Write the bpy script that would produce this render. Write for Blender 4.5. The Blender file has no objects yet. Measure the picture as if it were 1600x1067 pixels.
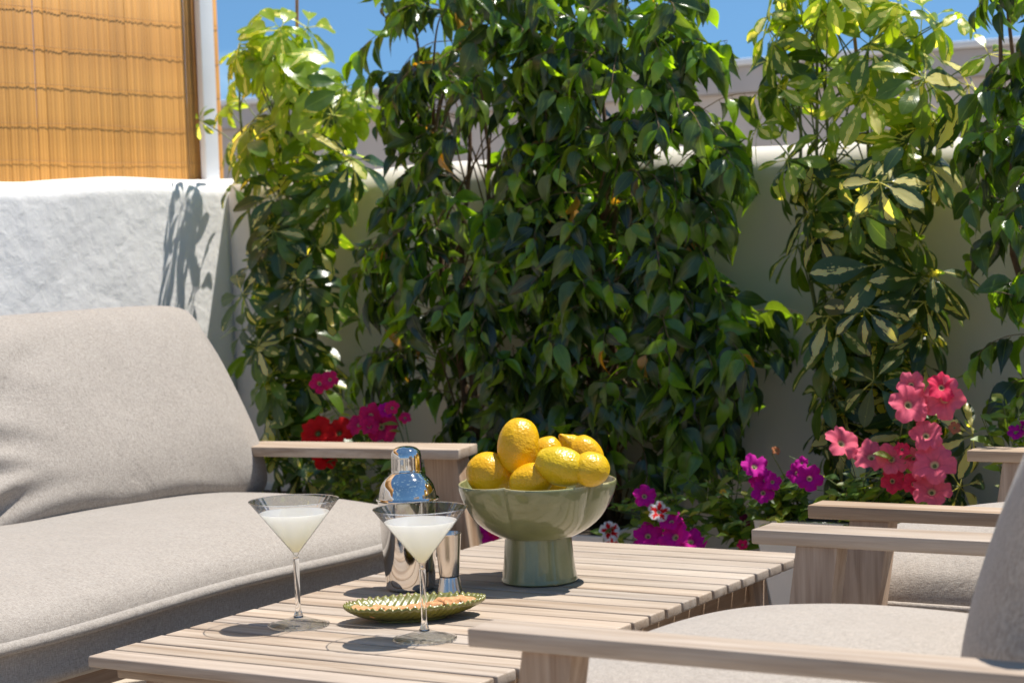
import bpy, bmesh, math, random
import numpy as np
from mathutils import Vector, Matrix

SC = bpy.context.scene
COL = SC.collection
rnd = random.Random(7)
PI = math.pi

# ------------------------------------------------------------------ camera
CAM = Vector((2.1005, -2.2289, 1.0106))
CR = Vector((0.8572, 0.5138, -0.0344))      # camera right
CD = Vector((-0.0014, -0.0646, -0.9979))    # camera down
CF = Vector((-0.5149, 0.8555, -0.0547))     # camera forward
cam_data = bpy.data.cameras.new("camera")
cam = bpy.data.objects.new("camera", cam_data)
COL.objects.link(cam)
m = Matrix.Identity(4)
for i in range(3):
    m[i][0] = CR[i]; m[i][1] = -CD[i]; m[i][2] = -CF[i]; m[i][3] = CAM[i]
cam.matrix_world = m
cam_data.sensor_width = 36.0
cam_data.lens = 3172.0 / 1600.0 * 36.0
cam_data.clip_start = 0.05
cam_data.clip_end = 2000
cam_data.dof.use_dof = True
cam_data.dof.focus_distance = 3.2
cam_data.dof.aperture_fstop = 7.5
SC.camera = cam

# ------------------------------------------------------------------ world and sun
SUN_EL, SUN_AZ = math.radians(68.5), math.radians(43)   # azimuth from +Y towards +X
w = bpy.data.worlds.new("World"); SC.world = w; w.use_nodes = True
nt = w.node_tree; nt.nodes.clear()
N = nt.nodes.new; L = nt.links.new
out = N('ShaderNodeOutputWorld'); bg = N('ShaderNodeBackground'); sky = N('ShaderNodeTexSky')
sky.sky_type = 'NISHITA'; sky.sun_disc = False
sky.sun_elevation = SUN_EL; sky.sun_rotation = SUN_AZ
sky.altitude = 1500; sky.air_density = 1.0; sky.dust_density = 0.15; sky.ozone_density = 4.0
tc = N('ShaderNodeTexCoord')
mp = N('ShaderNodeMapping'); mp.inputs['Location'].default_value = (0, 0, 0.22)
L(tc.outputs['Generated'], mp.inputs['Vector']); L(mp.outputs[0], sky.inputs[0])
cn = N('ShaderNodeTexNoise'); cn.inputs['Scale'].default_value = 5.5; cn.inputs['Detail'].default_value = 6
cm = N('ShaderNodeMapping'); cm.inputs['Scale'].default_value = (1, 1, 2.2); cm.inputs['Location'].default_value = (0.35, 0.1, 0.0)
L(tc.outputs['Generated'], cm.inputs['Vector']); L(cm.outputs[0], cn.inputs['Vector'])
cr = N('ShaderNodeValToRGB'); cr.color_ramp.elements[0].position = 0.56; cr.color_ramp.elements[1].position = 0.80
cr.color_ramp.elements[1].color = (0.7, 0.7, 0.7, 1)
L(cn.outputs[0], cr.inputs[0])
mx = N('ShaderNodeMixRGB'); mx.inputs[2].default_value = (7.5, 7.8, 8.4, 1)
L(cr.outputs[0], mx.inputs[0]); L(sky.outputs[0], mx.inputs[1])
tn = N('ShaderNodeMixRGB'); tn.blend_type = 'MULTIPLY'; tn.inputs[0].default_value = 1.0; tn.inputs[2].default_value = (0.98, 1.24, 1.20, 1)
L(mx.outputs[0], tn.inputs[1]); L(tn.outputs[0], bg.inputs[0]); bg.inputs[1].default_value = 0.10
L(bg.outputs[0], out.inputs[0])

sd = bpy.data.lights.new("sun", 'SUN'); sd.energy = 5.0; sd.angle = math.radians(0.55); sd.color = (1.0, 0.95, 0.87)
sun = bpy.data.objects.new("sun", sd); COL.objects.link(sun)
sv = Vector((math.sin(SUN_AZ) * math.cos(SUN_EL), math.cos(SUN_AZ) * math.cos(SUN_EL), math.sin(SUN_EL)))
sun.rotation_euler = sv.to_track_quat('Z', 'Y').to_euler()
sun.location = sv * 20

vs = SC.view_settings
vs.view_transform = 'Standard'; vs.look = 'None'; vs.gamma = 1.0; vs.use_curve_mapping = False
vs.exposure = 0.48
cy = SC.cycles
cy.use_denoising = True
cy.max_bounces = 10; cy.diffuse_bounces = 4; cy.glossy_bounces = 5; cy.transmission_bounces = 10; cy.transparent_max_bounces = 16
cy.caustics_refractive = True; cy.caustics_reflective = False; cy.blur_glossy = 0.3
cy.sample_clamp_indirect = 6.0; cy.sample_clamp_direct = 6.0

# ------------------------------------------------------------------ helpers
def at(px, py, Y):
    """the point at depth plane Y that a sight line through the photograph meets (used to take measurements)"""
    d = CR * ((px - 800) / 3172.0) + CD * ((py - 533.5) / 3172.0) + CF
    return CAM + d * ((Y - CAM.y) / d.y)

def atz(px, py, z):
    d = CR * ((px - 800) / 3172.0) + CD * ((py - 533.5) / 3172.0) + CF
    return CAM + d * ((z - CAM.z) / d.z)

def tag(o, label=None, cat=None, group=None, kind=None):
    if label: o['label'] = label
    if cat: o['category'] = cat
    if group: o['group'] = group
    if kind: o['kind'] = kind
    return o

def empty(name, loc, label=None, cat=None, group=None, rz=0.0):
    o = bpy.data.objects.new(name, None); COL.objects.link(o)
    o.location = loc; o.rotation_euler = (0, 0, rz); o.empty_display_size = 0.05
    return tag(o, label, cat, group)

def link(name, me, mat=None, parent=None, loc=None, world=True):
    """mesh data given in world coordinates when loc is None; parents here are empties without rotation"""
    o = bpy.data.objects.new(name, me); COL.objects.link(o)
    if mat is not None and len(me.materials) == 0: me.materials.append(mat)
    if loc is not None: o.location = loc
    if parent is not None:
        o.parent = parent
        o.matrix_parent_inverse = Matrix.Identity(4)
        o.location = Vector(o.location) - wloc(parent)
    return o

def wloc(o):
    v = Vector(o.location); p = o.parent
    while p is not None:
        v = v + Vector(p.location); p = p.parent
    return v

def mesh(verts, faces, smooth=True, uvs=None, colors=None):
    me = bpy.data.meshes.new("m")
    me.from_pydata([tuple(v) for v in verts], [], [tuple(f) for f in faces])
    if uvs is not None:
        ul = me.uv_layers.new(name="UVMap")
        idx = np.empty(len(me.loops), dtype=np.int32); me.loops.foreach_get('vertex_index', idx)
        ul.data.foreach_set('uv', np.asarray(uvs, dtype=np.float32)[idx].ravel())
    if colors is not None:
        ca = me.color_attributes.new(name="tint", type='FLOAT_COLOR', domain='POINT')
        colors = np.asarray(colors); c = np.ones((len(verts), 4), dtype=np.float32); c[:, :colors.shape[1]] = colors
        ca.data.foreach_set('color', c.ravel())
    if smooth: me.polygons.foreach_set('use_smooth', [True] * len(me.polygons))
    me.update()
    return me

def bm_mesh(bm, smooth=False):
    me = bpy.data.meshes.new("m"); bm.normal_update(); bm.to_mesh(me); bm.free()
    if smooth: me.polygons.foreach_set('use_smooth', [True] * len(me.polygons))
    return me

def hexa(name, bot, top, mat, parent=None, bevel=0.003, seg=2):
    """solid between four bottom corners and four top corners (same order, anticlockwise); origin at its centre"""
    pts = [Vector(p) for p in list(bot) + list(top)]
    c = sum(pts, Vector()) / 8
    bm = bmesh.new(); vs_ = [bm.verts.new(p - c) for p in pts]
    for f in ((3, 2, 1, 0), (4, 5, 6, 7), (0, 1, 5, 4), (1, 2, 6, 5), (2, 3, 7, 6), (3, 0, 4, 7)):
        bm.faces.new([vs_[i] for i in f])
    bmesh.ops.recalc_face_normals(bm, faces=bm.faces)
    if bevel: bmesh.ops.bevel(bm, geom=bm.edges[:], offset=bevel, segments=seg, affect='EDGES', profile=0.5)
    me = bm_mesh(bm, True)
    try: me.set_sharp_from_angle(angle=math.radians(35))
    except Exception: pass
    return link(name, me, mat, parent, c)

def box(name, x, y, z, mat, parent=None, bevel=0.003, seg=2):
    b = [(x[0], y[0], z[0]), (x[1], y[0], z[0]), (x[1], y[1], z[0]), (x[0], y[1], z[0])]
    t = [(p[0], p[1], z[1]) for p in b]
    return hexa(name, b, t, mat, parent, bevel, seg)

def lathe(name, prof, mat, loc, parent=None, n=64, mod=None):
    """profile of (radius, height); mod(theta, r, z, k) may move a point"""
    V, F = [], []
    for k, (r, z) in enumerate(prof):
        for i in range(n):
            th = 2 * PI * i / n
            rr, zz = (r, z) if mod is None else mod(th, r, z, k)
            V.append((rr * math.cos(th), rr * math.sin(th), zz))
    for k in range(len(prof) - 1):
        for i in range(n):
            j = (i + 1) % n
            F.append((k * n + i, k * n + j, (k + 1) * n + j, (k + 1) * n + i))
    if prof[0][0] > 1e-5: F.append(tuple(range(n))[::-1])
    if prof[-1][0] > 1e-5: F.append(tuple(range((len(prof) - 1) * n, len(prof) * n)))
    bm = bmesh.new(); me0 = mesh(V, F); bm.from_mesh(me0); bpy.data.meshes.remove(me0)
    bmesh.ops.remove_doubles(bm, verts=bm.verts, dist=1e-6)
    bmesh.ops.recalc_face_normals(bm, faces=bm.faces)
    me = bm_mesh(bm, True)
    try: me.set_sharp_from_angle(angle=math.radians(40))
    except Exception: pass
    return link(name, me, mat, parent, loc)

def smooth_prof(pts, sub=6):
    """Catmull-Rom through profile points"""
    o = []
    P = [pts[0]] + list(pts) + [pts[-1]]
    for i in range(1, len(P) - 2):
        p0, p1, p2, p3 = [np.array(P[i + k], float) for k in (-1, 0, 1, 2)]
        for s in range(sub):
            t = s / sub
            q = 0.5 * ((2 * p1) + (-p0 + p2) * t + (2 * p0 - 5 * p1 + 4 * p2 - p3) * t * t + (-p0 + 3 * p1 - 3 * p2 + p3) * t ** 3)
            o.append((max(q[0], 0), q[1]))
    o.append(tuple(pts[-1]))
    return o

class Tubes:
    def __init__(s): s.V = []; s.F = []
    def add(s, pts, r0, r1=None, n=6, caps=True):
        if r1 is None: r1 = r0
        pts = [Vector(p) for p in pts]; base = len(s.V); K = len(pts)
        ref = None
        for k, p in enumerate(pts):
            t = (pts[min(k + 1, K - 1)] - pts[max(k - 1, 0)])
            if t.length < 1e-9: t = Vector((0, 0, 1))
            t.normalize()
            if ref is None: ref = t.orthogonal().normalized()
            a = (ref - t * ref.dot(t)); a = a.normalized() if a.length > 1e-6 else t.orthogonal().normalized()
            ref = a; b = t.cross(a)
            r = r0 + (r1 - r0) * k / (K - 1)
            for i in range(n):
                th = 2 * PI * i / n
                s.V.append(p + a * (r * math.cos(th)) + b * (r * math.sin(th)))
        for k in range(K - 1):
            for i in range(n):
                j = (i + 1) % n
                s.F.append((base + k * n + i, base + k * n + j, base + (k + 1) * n + j, base + (k + 1) * n + i))
        if caps:
            s.F.append(tuple(base + i for i in range(n))[::-1]); s.F.append(tuple(base + (K - 1) * n + i for i in range(n)))
    def build(s, name, mat, parent=None, c=None):
        if not s.V: return None
        if c is None: c = wloc(parent) if parent is not None else Vector((0, 0, 0))
        return link(name, mesh([v - c for v in s.V], s.F), mat, parent, c)

def bez(a, b, c, n=8):
    a, b, c = Vector(a), Vector(b), Vector(c)
    return [a * (1 - t) ** 2 + b * 2 * t * (1 - t) + c * t * t for t in [i / n for i in range(n + 1)]]

# ------------------------------------------------------------------ materials
def mat(name):
    M_ = bpy.data.materials.new(name); M_.use_nodes = True
    t = M_.node_tree; return M_, t, t.nodes['Principled BSDF'], t.nodes['Material Output']

def noise(t, vec, scale, detail=3, rough=0.55, dist=0.0):
    n = t.nodes.new('ShaderNodeTexNoise'); n.inputs['Scale'].default_value = scale
    n.inputs['Detail'].default_value = detail; n.inputs['Roughness'].default_value = rough; n.inputs['Distortion'].default_value = dist
    if vec is not None: t.links.new(vec, n.inputs['Vector'])
    return n

def mapping(t, vec, scale=(1, 1, 1), loc=(0, 0, 0), rot=(0, 0, 0)):
    n = t.nodes.new('ShaderNodeMapping'); n.inputs['Scale'].default_value = scale
    n.inputs['Location'].default_value = loc; n.inputs['Rotation'].default_value = rot
    t.links.new(vec, n.inputs['Vector']); return n

def ramp(t, fac, stops):
    n = t.nodes.new('ShaderNodeValToRGB'); e = n.color_ramp.elements
    while len(e) < len(stops): e.new(0.5)
    for i, (p, c) in enumerate(stops):
        e[i].position = p; e[i].color = (c[0], c[1], c[2], 1)
    t.links.new(fac, n.inputs[0]); return n

def bump(t, height, strength=0.3, dist=0.01, normal=None):
    n = t.nodes.new('ShaderNodeBump'); n.inputs['Strength'].default_value = strength; n.inputs['Distance'].default_value = dist
    t.links.new(height, n.inputs['Height'])
    if normal is not None: t.links.new(normal, n.inputs['Normal'])
    return n

def mixc(t, fac, a, b, mode='MIX'):
    n = t.nodes.new('ShaderNodeMixRGB'); n.blend_type = mode
    for s, v in ((0, fac), (1, a), (2, b)):
        if isinstance(v, (int, float)): n.inputs[s].default_value = v
        elif isinstance(v, tuple): n.inputs[s].default_value = (*v, 1)
        else: t.links.new(v, n.inputs[s])
    return n

def math_(t, op, a, b=0.0):
    n = t.nodes.new('ShaderNodeMath'); n.operation = op
    for s, v in ((0, a), (1, b)):
        if isinstance(v, (int, float)): n.inputs[s].default_value = v
        else: t.links.new(v, n.inputs[s])
    return n

def wood(name, axis, light, mid, dark, varied=0.25):
    M_, t, p, o = mat(name)
    tc_ = t.nodes.new('ShaderNodeTexCoord'); oi = t.nodes.new('ShaderNodeObjectInfo')
    sc = [38, 38, 38]; sc[axis] = 2.2
    add = t.nodes.new('ShaderNodeVectorMath'); add.operation = 'ADD'
    comb = t.nodes.new('ShaderNodeCombineXYZ')
    r = math_(t, 'MULTIPLY', oi.outputs['Random'], 37.0)
    for k in range(3): t.links.new(r.outputs[0], comb.inputs[k])
    t.links.new(tc_.outputs['Object'], add.inputs[0]); t.links.new(comb.outputs[0], add.inputs[1])
    mp_ = mapping(t, add.outputs[0], tuple(sc))
    n1 = noise(t, mp_.outputs[0], 1.0, 5, 0.6, 0.6)
    sc2 = [s * 9 for s in sc]; sc2[axis] = 9
    n2 = noise(t, mapping(t, add.outputs[0], tuple(sc2)).outputs[0], 1.0, 3, 0.6)
    sc3 = [9, 9, 9]; sc3[axis] = 1.0
    n3 = noise(t, mapping(t, add.outputs[0], tuple(sc3)).outputs[0], 1.0, 2, 0.5, 1.0)
    c1 = ramp(t, n1.outputs[0], [(0.30, dark), (0.5, mid), (0.68, light)])
    c2 = mixc(t, 0.35, c1.outputs[0], ramp(t, n2.outputs[0], [(0.3, (0.55, 0.5, 0.46)), (0.6, (1, 1, 1))]).outputs[0], 'MULTIPLY')
    c3 = mixc(t, 0.6, c2.outputs[0], ramp(t, n3.outputs[0], [(0.3, (0.80, 0.74, 0.70)), (0.65, (1.08, 1.07, 1.06))]).outputs[0], 'MULTIPLY')
    hv = t.nodes.new('ShaderNodeHueSaturation')
    rr = t.nodes.new('ShaderNodeMapRange'); rr.inputs[3].default_value = 1 - varied; rr.inputs[4].default_value = 1 + varied * 0.55
    t.links.new(oi.outputs['Random'], rr.inputs[0]); t.links.new(rr.outputs[0], hv.inputs['Value'])
    fr = math_(t, 'FRACT', math_(t, 'MULTIPLY', oi.outputs['Random'], 7.31).outputs[0])
    rs = t.nodes.new('ShaderNodeMapRange'); rs.inputs[3].default_value = 0.85; rs.inputs[4].default_value = 1.15
    t.links.new(fr.outputs[0], rs.inputs[0]); t.links.new(rs.outputs[0], hv.inputs['Saturation'])
    t.links.new(c3.outputs[0], hv.inputs['Color']); t.links.new(hv.outputs[0], p.inputs['Base Color'])
    p.inputs['Roughness'].default_value = 0.62
    b = bump(t, n2.outputs[0], 0.25, 0.002)
    t.links.new(b.outputs[0], p.inputs['Normal'])
    return M_

WL, WM, WD = (0.52, 0.44, 0.365), (0.44, 0.365, 0.295), (0.31, 0.235, 0.175)
AL, AM, AD = (0.52, 0.41, 0.315), (0.40, 0.295, 0.215), (0.27, 0.18, 0.12)
M_slat = wood("whitewashed_acacia_slat", 0, WL, WM, WD, 0.13)
M_wx = wood("whitewashed_acacia_along_x", 0, (0.52, 0.43, 0.345), (0.44, 0.345, 0.26), (0.31, 0.22, 0.15), 0.08)
M_wy = wood("whitewashed_acacia_along_y", 1, AL, AM, AD, 0.08)
M_wz = wood("whitewashed_acacia_upright", 2, AL, AM, AD, 0.10)

def fabric(name, base, dark):
    M_, t, p, o = mat(name)
    tc_ = t.nodes.new('ShaderNodeTexCoord'); v = tc_.outputs['Object']
    a = noise(t, mapping(t, v, (900, 110, 900), rot=(0.02, 0, 0.05)).outputs[0], 1, 2, 0.6)
    b = noise(t, mapping(t, v, (110, 900, 160), rot=(0.02, 0.03, -0.04)).outputs[0], 1, 2, 0.6)
    d = noise(t, mapping(t, v, (900, 900, 70)).outputs[0], 1, 2, 0.6)
    s = math_(t, 'ADD', math_(t, 'ADD', a.outputs[0], b.outputs[0]).outputs[0], d.outputs[0])
    s3 = math_(t, 'DIVIDE', s.outputs[0], 3.0)
    c = ramp(t, s3.outputs[0], [(0.36, dark), (0.52, base), (0.68, tuple(min(1, k * 1.35) for k in base))])
    big = noise(t, v, 9, 2)
    c2 = mixc(t, 0.5, c.outputs[0], ramp(t, big.outputs[0], [(0.3, (0.93, 0.92, 0.91)), (0.7, (1.03, 1.03, 1.03))]).outputs[0], 'MULTIPLY')
    t.links.new(c2.outputs[0], p.inputs['Base Color'])
    p.inputs['Roughness'].default_value = 0.92; p.inputs['Specular IOR Level'].default_value = 0.2
    p.inputs['Sheen Weight'].default_value = 0.25; p.inputs['Sheen Roughness'].default_value = 0.5
    soft = noise(t, v, 7, 5, 0.55, 0.6)
    b1 = bump(t, s3.outputs[0], 0.8, 0.0018)
    b2 = bump(t, soft.outputs[0], 0.35, 0.02, b1.outputs[0])
    t.links.new(b2.outputs[0], p.inputs['Normal'])
    return M_
M_fab = fabric("linen_sofa_fabric", (0.365, 0.325, 0.285), (0.20, 0.17, 0.145))
M_fab2 = fabric("linen_chair_fabric", (0.42, 0.37, 0.32), (0.24, 0.20, 0.165))

def stucco(name, col, strength, rough_scale=22):
    M_, t, p, o = mat(name)
    tc_ = t.nodes.new('ShaderNodeTexCoord'); v = tc_.outputs['Object']
    n1 = noise(t, v, rough_scale, 6, 0.62, 0.4); n2 = noise(t, v, rough_scale * 0.28, 3, 0.5)
    n4 = noise(t, v, rough_scale * 5, 3, 0.6)
    big = noise(t, mapping(t, v, (1, 1, 0.5)).outputs[0], 2.2, 4, 0.6)
    c = ramp(t, big.outputs[0], [(0.32, tuple(k * 0.86 for k in col)), (0.62, col)])
    t.links.new(c.outputs[0], p.inputs['Base Color']); p.inputs['Roughness'].default_value = 0.9
    p.inputs['Specular IOR Level'].default_value = 0.25
    b1 = bump(t, n2.outputs[0], strength, 0.03)
    b2 = bump(t, n1.outputs[0], strength, 0.010, b1.outputs[0])
    b3 = bump(t, n4.outputs[0], strength * 0.5, 0.002, b2.outputs[0])
    t.links.new(b3.outputs[0], p.inputs['Normal'])
    return M_
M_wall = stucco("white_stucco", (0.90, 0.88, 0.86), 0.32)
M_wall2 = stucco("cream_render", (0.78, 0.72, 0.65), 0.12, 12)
M_build = stucco("beige_building_render", (0.62, 0.55, 0.49), 0.05, 10)
M_fascia = stucco("grey_building_band", (0.50, 0.47, 0.46), 0.05, 10)
M_coping = stucco("white_coping", (0.82, 0.82, 0.82), 0.05, 10)

def plain(name, col, rough=0.5, metal=0.0, nscale=40, var=0.12, bmp=0.0):
    M_, t, p, o = mat(name)
    tc_ = t.nodes.new('ShaderNodeTexCoord')
    n = noise(t, tc_.outputs['Object'], nscale, 4)
    c = ramp(t, n.outputs[0], [(0.3, tuple(k * (1 - var) for k in col)), (0.7, tuple(min(1, k * (1 + var)) for k in col))])
    t.links.new(c.outputs[0], p.inputs['Base Color'])
    p.inputs['Roughness'].default_value = rough; p.inputs['Metallic'].default_value = metal
    if bmp:
        b = bump(t, n.outputs[0], bmp, 0.003); t.links.new(b.outputs[0], p.inputs['Normal'])
    return M_
M_post = plain("white_painted_metal", (0.72, 0.74, 0.76), 0.4, 0, 6, 0.04)
M_planter = plain("white_planter_plastic", (0.78, 0.78, 0.77), 0.5, 0, 8, 0.04)
M_soil = plain("potting_soil", (0.05, 0.035, 0.025), 0.95, 0, 60, 0.4, 0.8)
M_bark = plain("brown_bark", (0.16, 0.085, 0.045), 0.8, 0, 90, 0.35, 0.5)
M_twig = plain("brown_green_twig", (0.17, 0.11, 0.05), 0.7, 0, 90, 0.3)
M_stem = plain("green_stem", (0.13, 0.17, 0.05), 0.5, 0, 60, 0.25)
M_cane = plain("tan_bamboo_cane", (0.42, 0.22, 0.11), 0.55, 0, 30, 0.2)
M_wire = plain("rusty_binding_wire", (0.34, 0.19, 0.08), 0.6, 0, 50, 0.2)
M_cracker = plain("toasted_cracker", (0.56, 0.27, 0.115), 0.8, 0, 160, 0.22, 0.6)
M_black = plain("black_joint", (0.02, 0.02, 0.02), 0.5)

def reed_mat():
    M_, t, p, o = mat("honey_coloured_reed")
    tc_ = t.nodes.new('ShaderNodeTexCoord'); oi = t.nodes.new('ShaderNodeObjectInfo')
    n = noise(t, mapping(t, tc_.outputs['Object'], (30, 30, 3)).outputs[0], 1, 4)
    c = ramp(t, n.outputs[0], [(0.3, (0.44, 0.20, 0.04)), (0.55, (0.60, 0.30, 0.07)), (0.8, (0.68, 0.38, 0.11))])
    hv = t.nodes.new('ShaderNodeHueSaturation'); rr = t.nodes.new('ShaderNodeMapRange')
    rr.inputs[3].default_value = 0.80; rr.inputs[4].default_value = 1.08
    t.links.new(oi.outputs['Random'], rr.inputs[0]); t.links.new(rr.outputs[0], hv.inputs['Value'])
    t.links.new(c.outputs[0], hv.inputs['Color']); t.links.new(hv.outputs[0], p.inputs['Base Color'])
    p.inputs['Roughness'].default_value = 0.5
    return M_
M_reed = reed_mat()

def floor_mat():
    M_, t, p, o = mat("pale_terrace_tile")
    tc_ = t.nodes.new('ShaderNodeTexCoord')
    br = t.nodes.new('ShaderNodeTexBrick'); br.offset = 0.0
    br.inputs['Scale'].default_value = 1.0; br.inputs['Mortar Size'].default_value = 0.004
    br.inputs['Brick Width'].default_value = 0.6; br.inputs['Row Height'].default_value = 0.6
    br.inputs['Color1'].default_value = (0.46, 0.39, 0.315, 1); br.inputs['Color2'].default_value = (0.50, 0.425, 0.345, 1)
    br.inputs['Mortar'].default_value = (0.25, 0.23, 0.21, 1)
    t.links.new(tc_.outputs['Object'], br.inputs['Vector'])
    n = noise(t, tc_.outputs['Object'], 6, 5)
    c = mixc(t, 0.5, br.outputs[0], ramp(t, n.outputs[0], [(0.3, (0.8, 0.79, 0.78)), (0.7, (1, 1, 1))]).outputs[0], 'MULTIPLY')
    t.links.new(c.outputs[0], p.inputs['Base Color']); p.inputs['Roughness'].default_value = 0.6
    return M_
M_floor = floor_mat()
M_ground = plain("dry_ground", (0.30, 0.25, 0.18), 0.95, 0, 3, 0.2)

def leaf_mat(name, vari=0.0, rough=0.32, trans=0.30):
    M_, t, p, o = mat(name)
    at_ = t.nodes.new('ShaderNodeAttribute'); at_.attribute_name = "tint"
    uv = t.nodes.new('ShaderNodeTexCoord')
    sp = t.nodes.new('ShaderNodeSeparateXYZ'); t.links.new(uv.outputs['UV'], sp.inputs[0])
    du = math_(t, 'ABSOLUTE', math_(t, 'SUBTRACT', sp.outputs[0], 0.5).outputs[0])
    rib = ramp(t, du.outputs[0], [(0.0, (1, 1, 1)), (0.035, (0, 0, 0))])
    # side veins
    ph = math_(t, 'SUBTRACT', math_(t, 'MULTIPLY', sp.outputs[1], 60.0).outputs[0], math_(t, 'MULTIPLY', du.outputs[0], 34.0).outputs[0])
    vein = math_(t, 'SINE', ph.outputs[0])
    n = noise(t, uv.outputs['Object'], 45, 3)
    base = mixc(t, 0.6, at_.outputs['Color'], ramp(t, n.outputs[0], [(0.3, (0.75, 0.78, 0.75)), (0.7, (1.15, 1.12, 1.1))]).outputs[0], 'MULTIPLY')
    col = base
    if vari > 0:
        nv = noise(t, mapping(t, uv.outputs['Object'], (1, 1, 1)).outputs[0], 26, 3, 0.6, 0.8)
        nu = noise(t, mapping(t, uv.outputs['UV'], (9, 2.2, 1)).outputs[0], 1, 2)
        s = math_(t, 'ADD', math_(t, 'MULTIPLY', nv.outputs[0], 0.9).outputs[0], math_(t, 'MULTIPLY', nu.outputs[0], 0.6).outputs[0])
        s2 = math_(t, 'SUBTRACT', s.outputs[0], math_(t, 'MULTIPLY', du.outputs[0], 0.9).outputs[0])
        s4 = math_(t, 'ADD', s2.outputs[0], math_(t, 'MULTIPLY', math_(t, 'SUBTRACT', at_.outputs['Alpha'], 0.5).outputs[0], 0.55).outputs[0])
        mk = ramp(t, s4.outputs[0], [(0.60, (0, 0, 0)), (0.625, (1, 1, 1))])
        cream = mixc(t, 0.55, base.outputs[0], (0.92, 0.84, 0.40))
        cream2 = mixc(t, 0.72, cream.outputs[0], (0.74, 0.66, 0.30))
        col = mixc(t, mk.outputs[0], base.outputs[0], cream2.outputs[0])
    col2 = mixc(t, math_(t, 'MULTIPLY', rib.outputs[0], 0.5).outputs[0], col.outputs[0], (0.20, 0.28, 0.08))
    t.links.new(col2.outputs[0], p.inputs['Base Color'])
    p.inputs['Roughness'].default_value = rough; p.inputs['Specular IOR Level'].default_value = 0.75
    b = bump(t, vein.outputs[0], 0.10, 0.001)
    b2 = bump(t, n.outputs[0], 0.25, 0.004, b.outputs[0]); t.links.new(b2.outputs[0], p.inputs['Normal'])
    tr = t.nodes.new('ShaderNodeBsdfTranslucent')
    tcl = mixc(t, 1.0, col2.outputs[0], (3.9, 3.5, 0.6), 'MULTIPLY'); t.links.new(tcl.outputs[0], tr.inputs['Color'])
    ms = t.nodes.new('ShaderNodeMixShader'); ms.inputs[0].default_value = trans
    t.links.new(p.outputs[0], ms.inputs[1]); t.links.new(tr.outputs[0], ms.inputs[2]); t.links.new(ms.outputs[0], o.inputs[0])
    return M_
M_ficus = leaf_mat("glossy_ficus_leaf", 0, 0.24, 0.40)
M_scheff = leaf_mat("variegated_umbrella_leaf", 0.75, 0.30, 0.42)
M_small = leaf_mat("petunia_leaf", 0, 0.5, 0.35)

def petal_mat():
    M_, t, p, o = mat("velvety_petal")
    at_ = t.nodes.new('ShaderNodeAttribute'); at_.attribute_name = "tint"
    uv = t.nodes.new('ShaderNodeTexCoord')
    n = noise(t, uv.outputs['Object'], 120, 3)
    c = mixc(t, 0.5, at_.outputs['Color'], ramp(t, n.outputs[0], [(0.3, (0.75, 0.7, 0.75)), (0.7, (1.1, 1.1, 1.1))]).outputs[0], 'MULTIPLY')
    t.links.new(c.outputs[0], p.inputs['Base Color']); p.inputs['Roughness'].default_value = 0.7
    p.inputs['Specular IOR Level'].default_value = 0.2
    tr = t.nodes.new('ShaderNodeBsdfTranslucent'); t.links.new(c.outputs[0], tr.inputs['Color'])
    ms = t.nodes.new('ShaderNodeMixShader'); ms.inputs[0].default_value = 0.4
    t.links.new(p.outputs[0], ms.inputs[1]); t.links.new(tr.outputs[0], ms.inputs[2]); t.links.new(ms.outputs[0], o.inputs[0])
    return M_
M_petal = petal_mat()

def glaze(name, col, edge=None, rough=0.08):
    M_, t, p, o = mat(name)
    tc_ = t.nodes.new('ShaderNodeTexCoord')
    n = noise(t, mapping(t, tc_.outputs['Object'], (25, 25, 12)).outputs[0], 1, 4)
    n2 = noise(t, tc_.outputs['Object'], 500, 2)
    c = ramp(t, n.outputs[0], [(0.3, tuple(k * 0.85 for k in col)), (0.7, tuple(k * 1.12 for k in col))])
    c2 = mixc(t, 0.25, c.outputs[0], ramp(t, n2.outputs[0], [(0.35, (0.8, 0.8, 0.75)), (0.6, (1, 1, 1))]).outputs[0], 'MULTIPLY')
    t.links.new(c2.outputs[0], p.inputs['Base Color'])
    p.inputs['Roughness'].default_value = 0.35; p.inputs['Coat Weight'].default_value = 1.0; p.inputs['Coat Roughness'].default_value = rough
    b = bump(t, n.outputs[0], 0.12, 0.004); t.links.new(b.outputs[0], p.inputs['Coat Normal'])
    return M_
M_bowl = glaze("sage_green_glaze", (0.225, 0.24, 0.105), rough=0.035)
M_bowlrim = glaze("cream_rim_glaze", (0.55, 0.50, 0.26), rough=0.05)
M_plate = glaze("olive_green_glaze", (0.17, 0.16, 0.018), rough=0.05)

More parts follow.
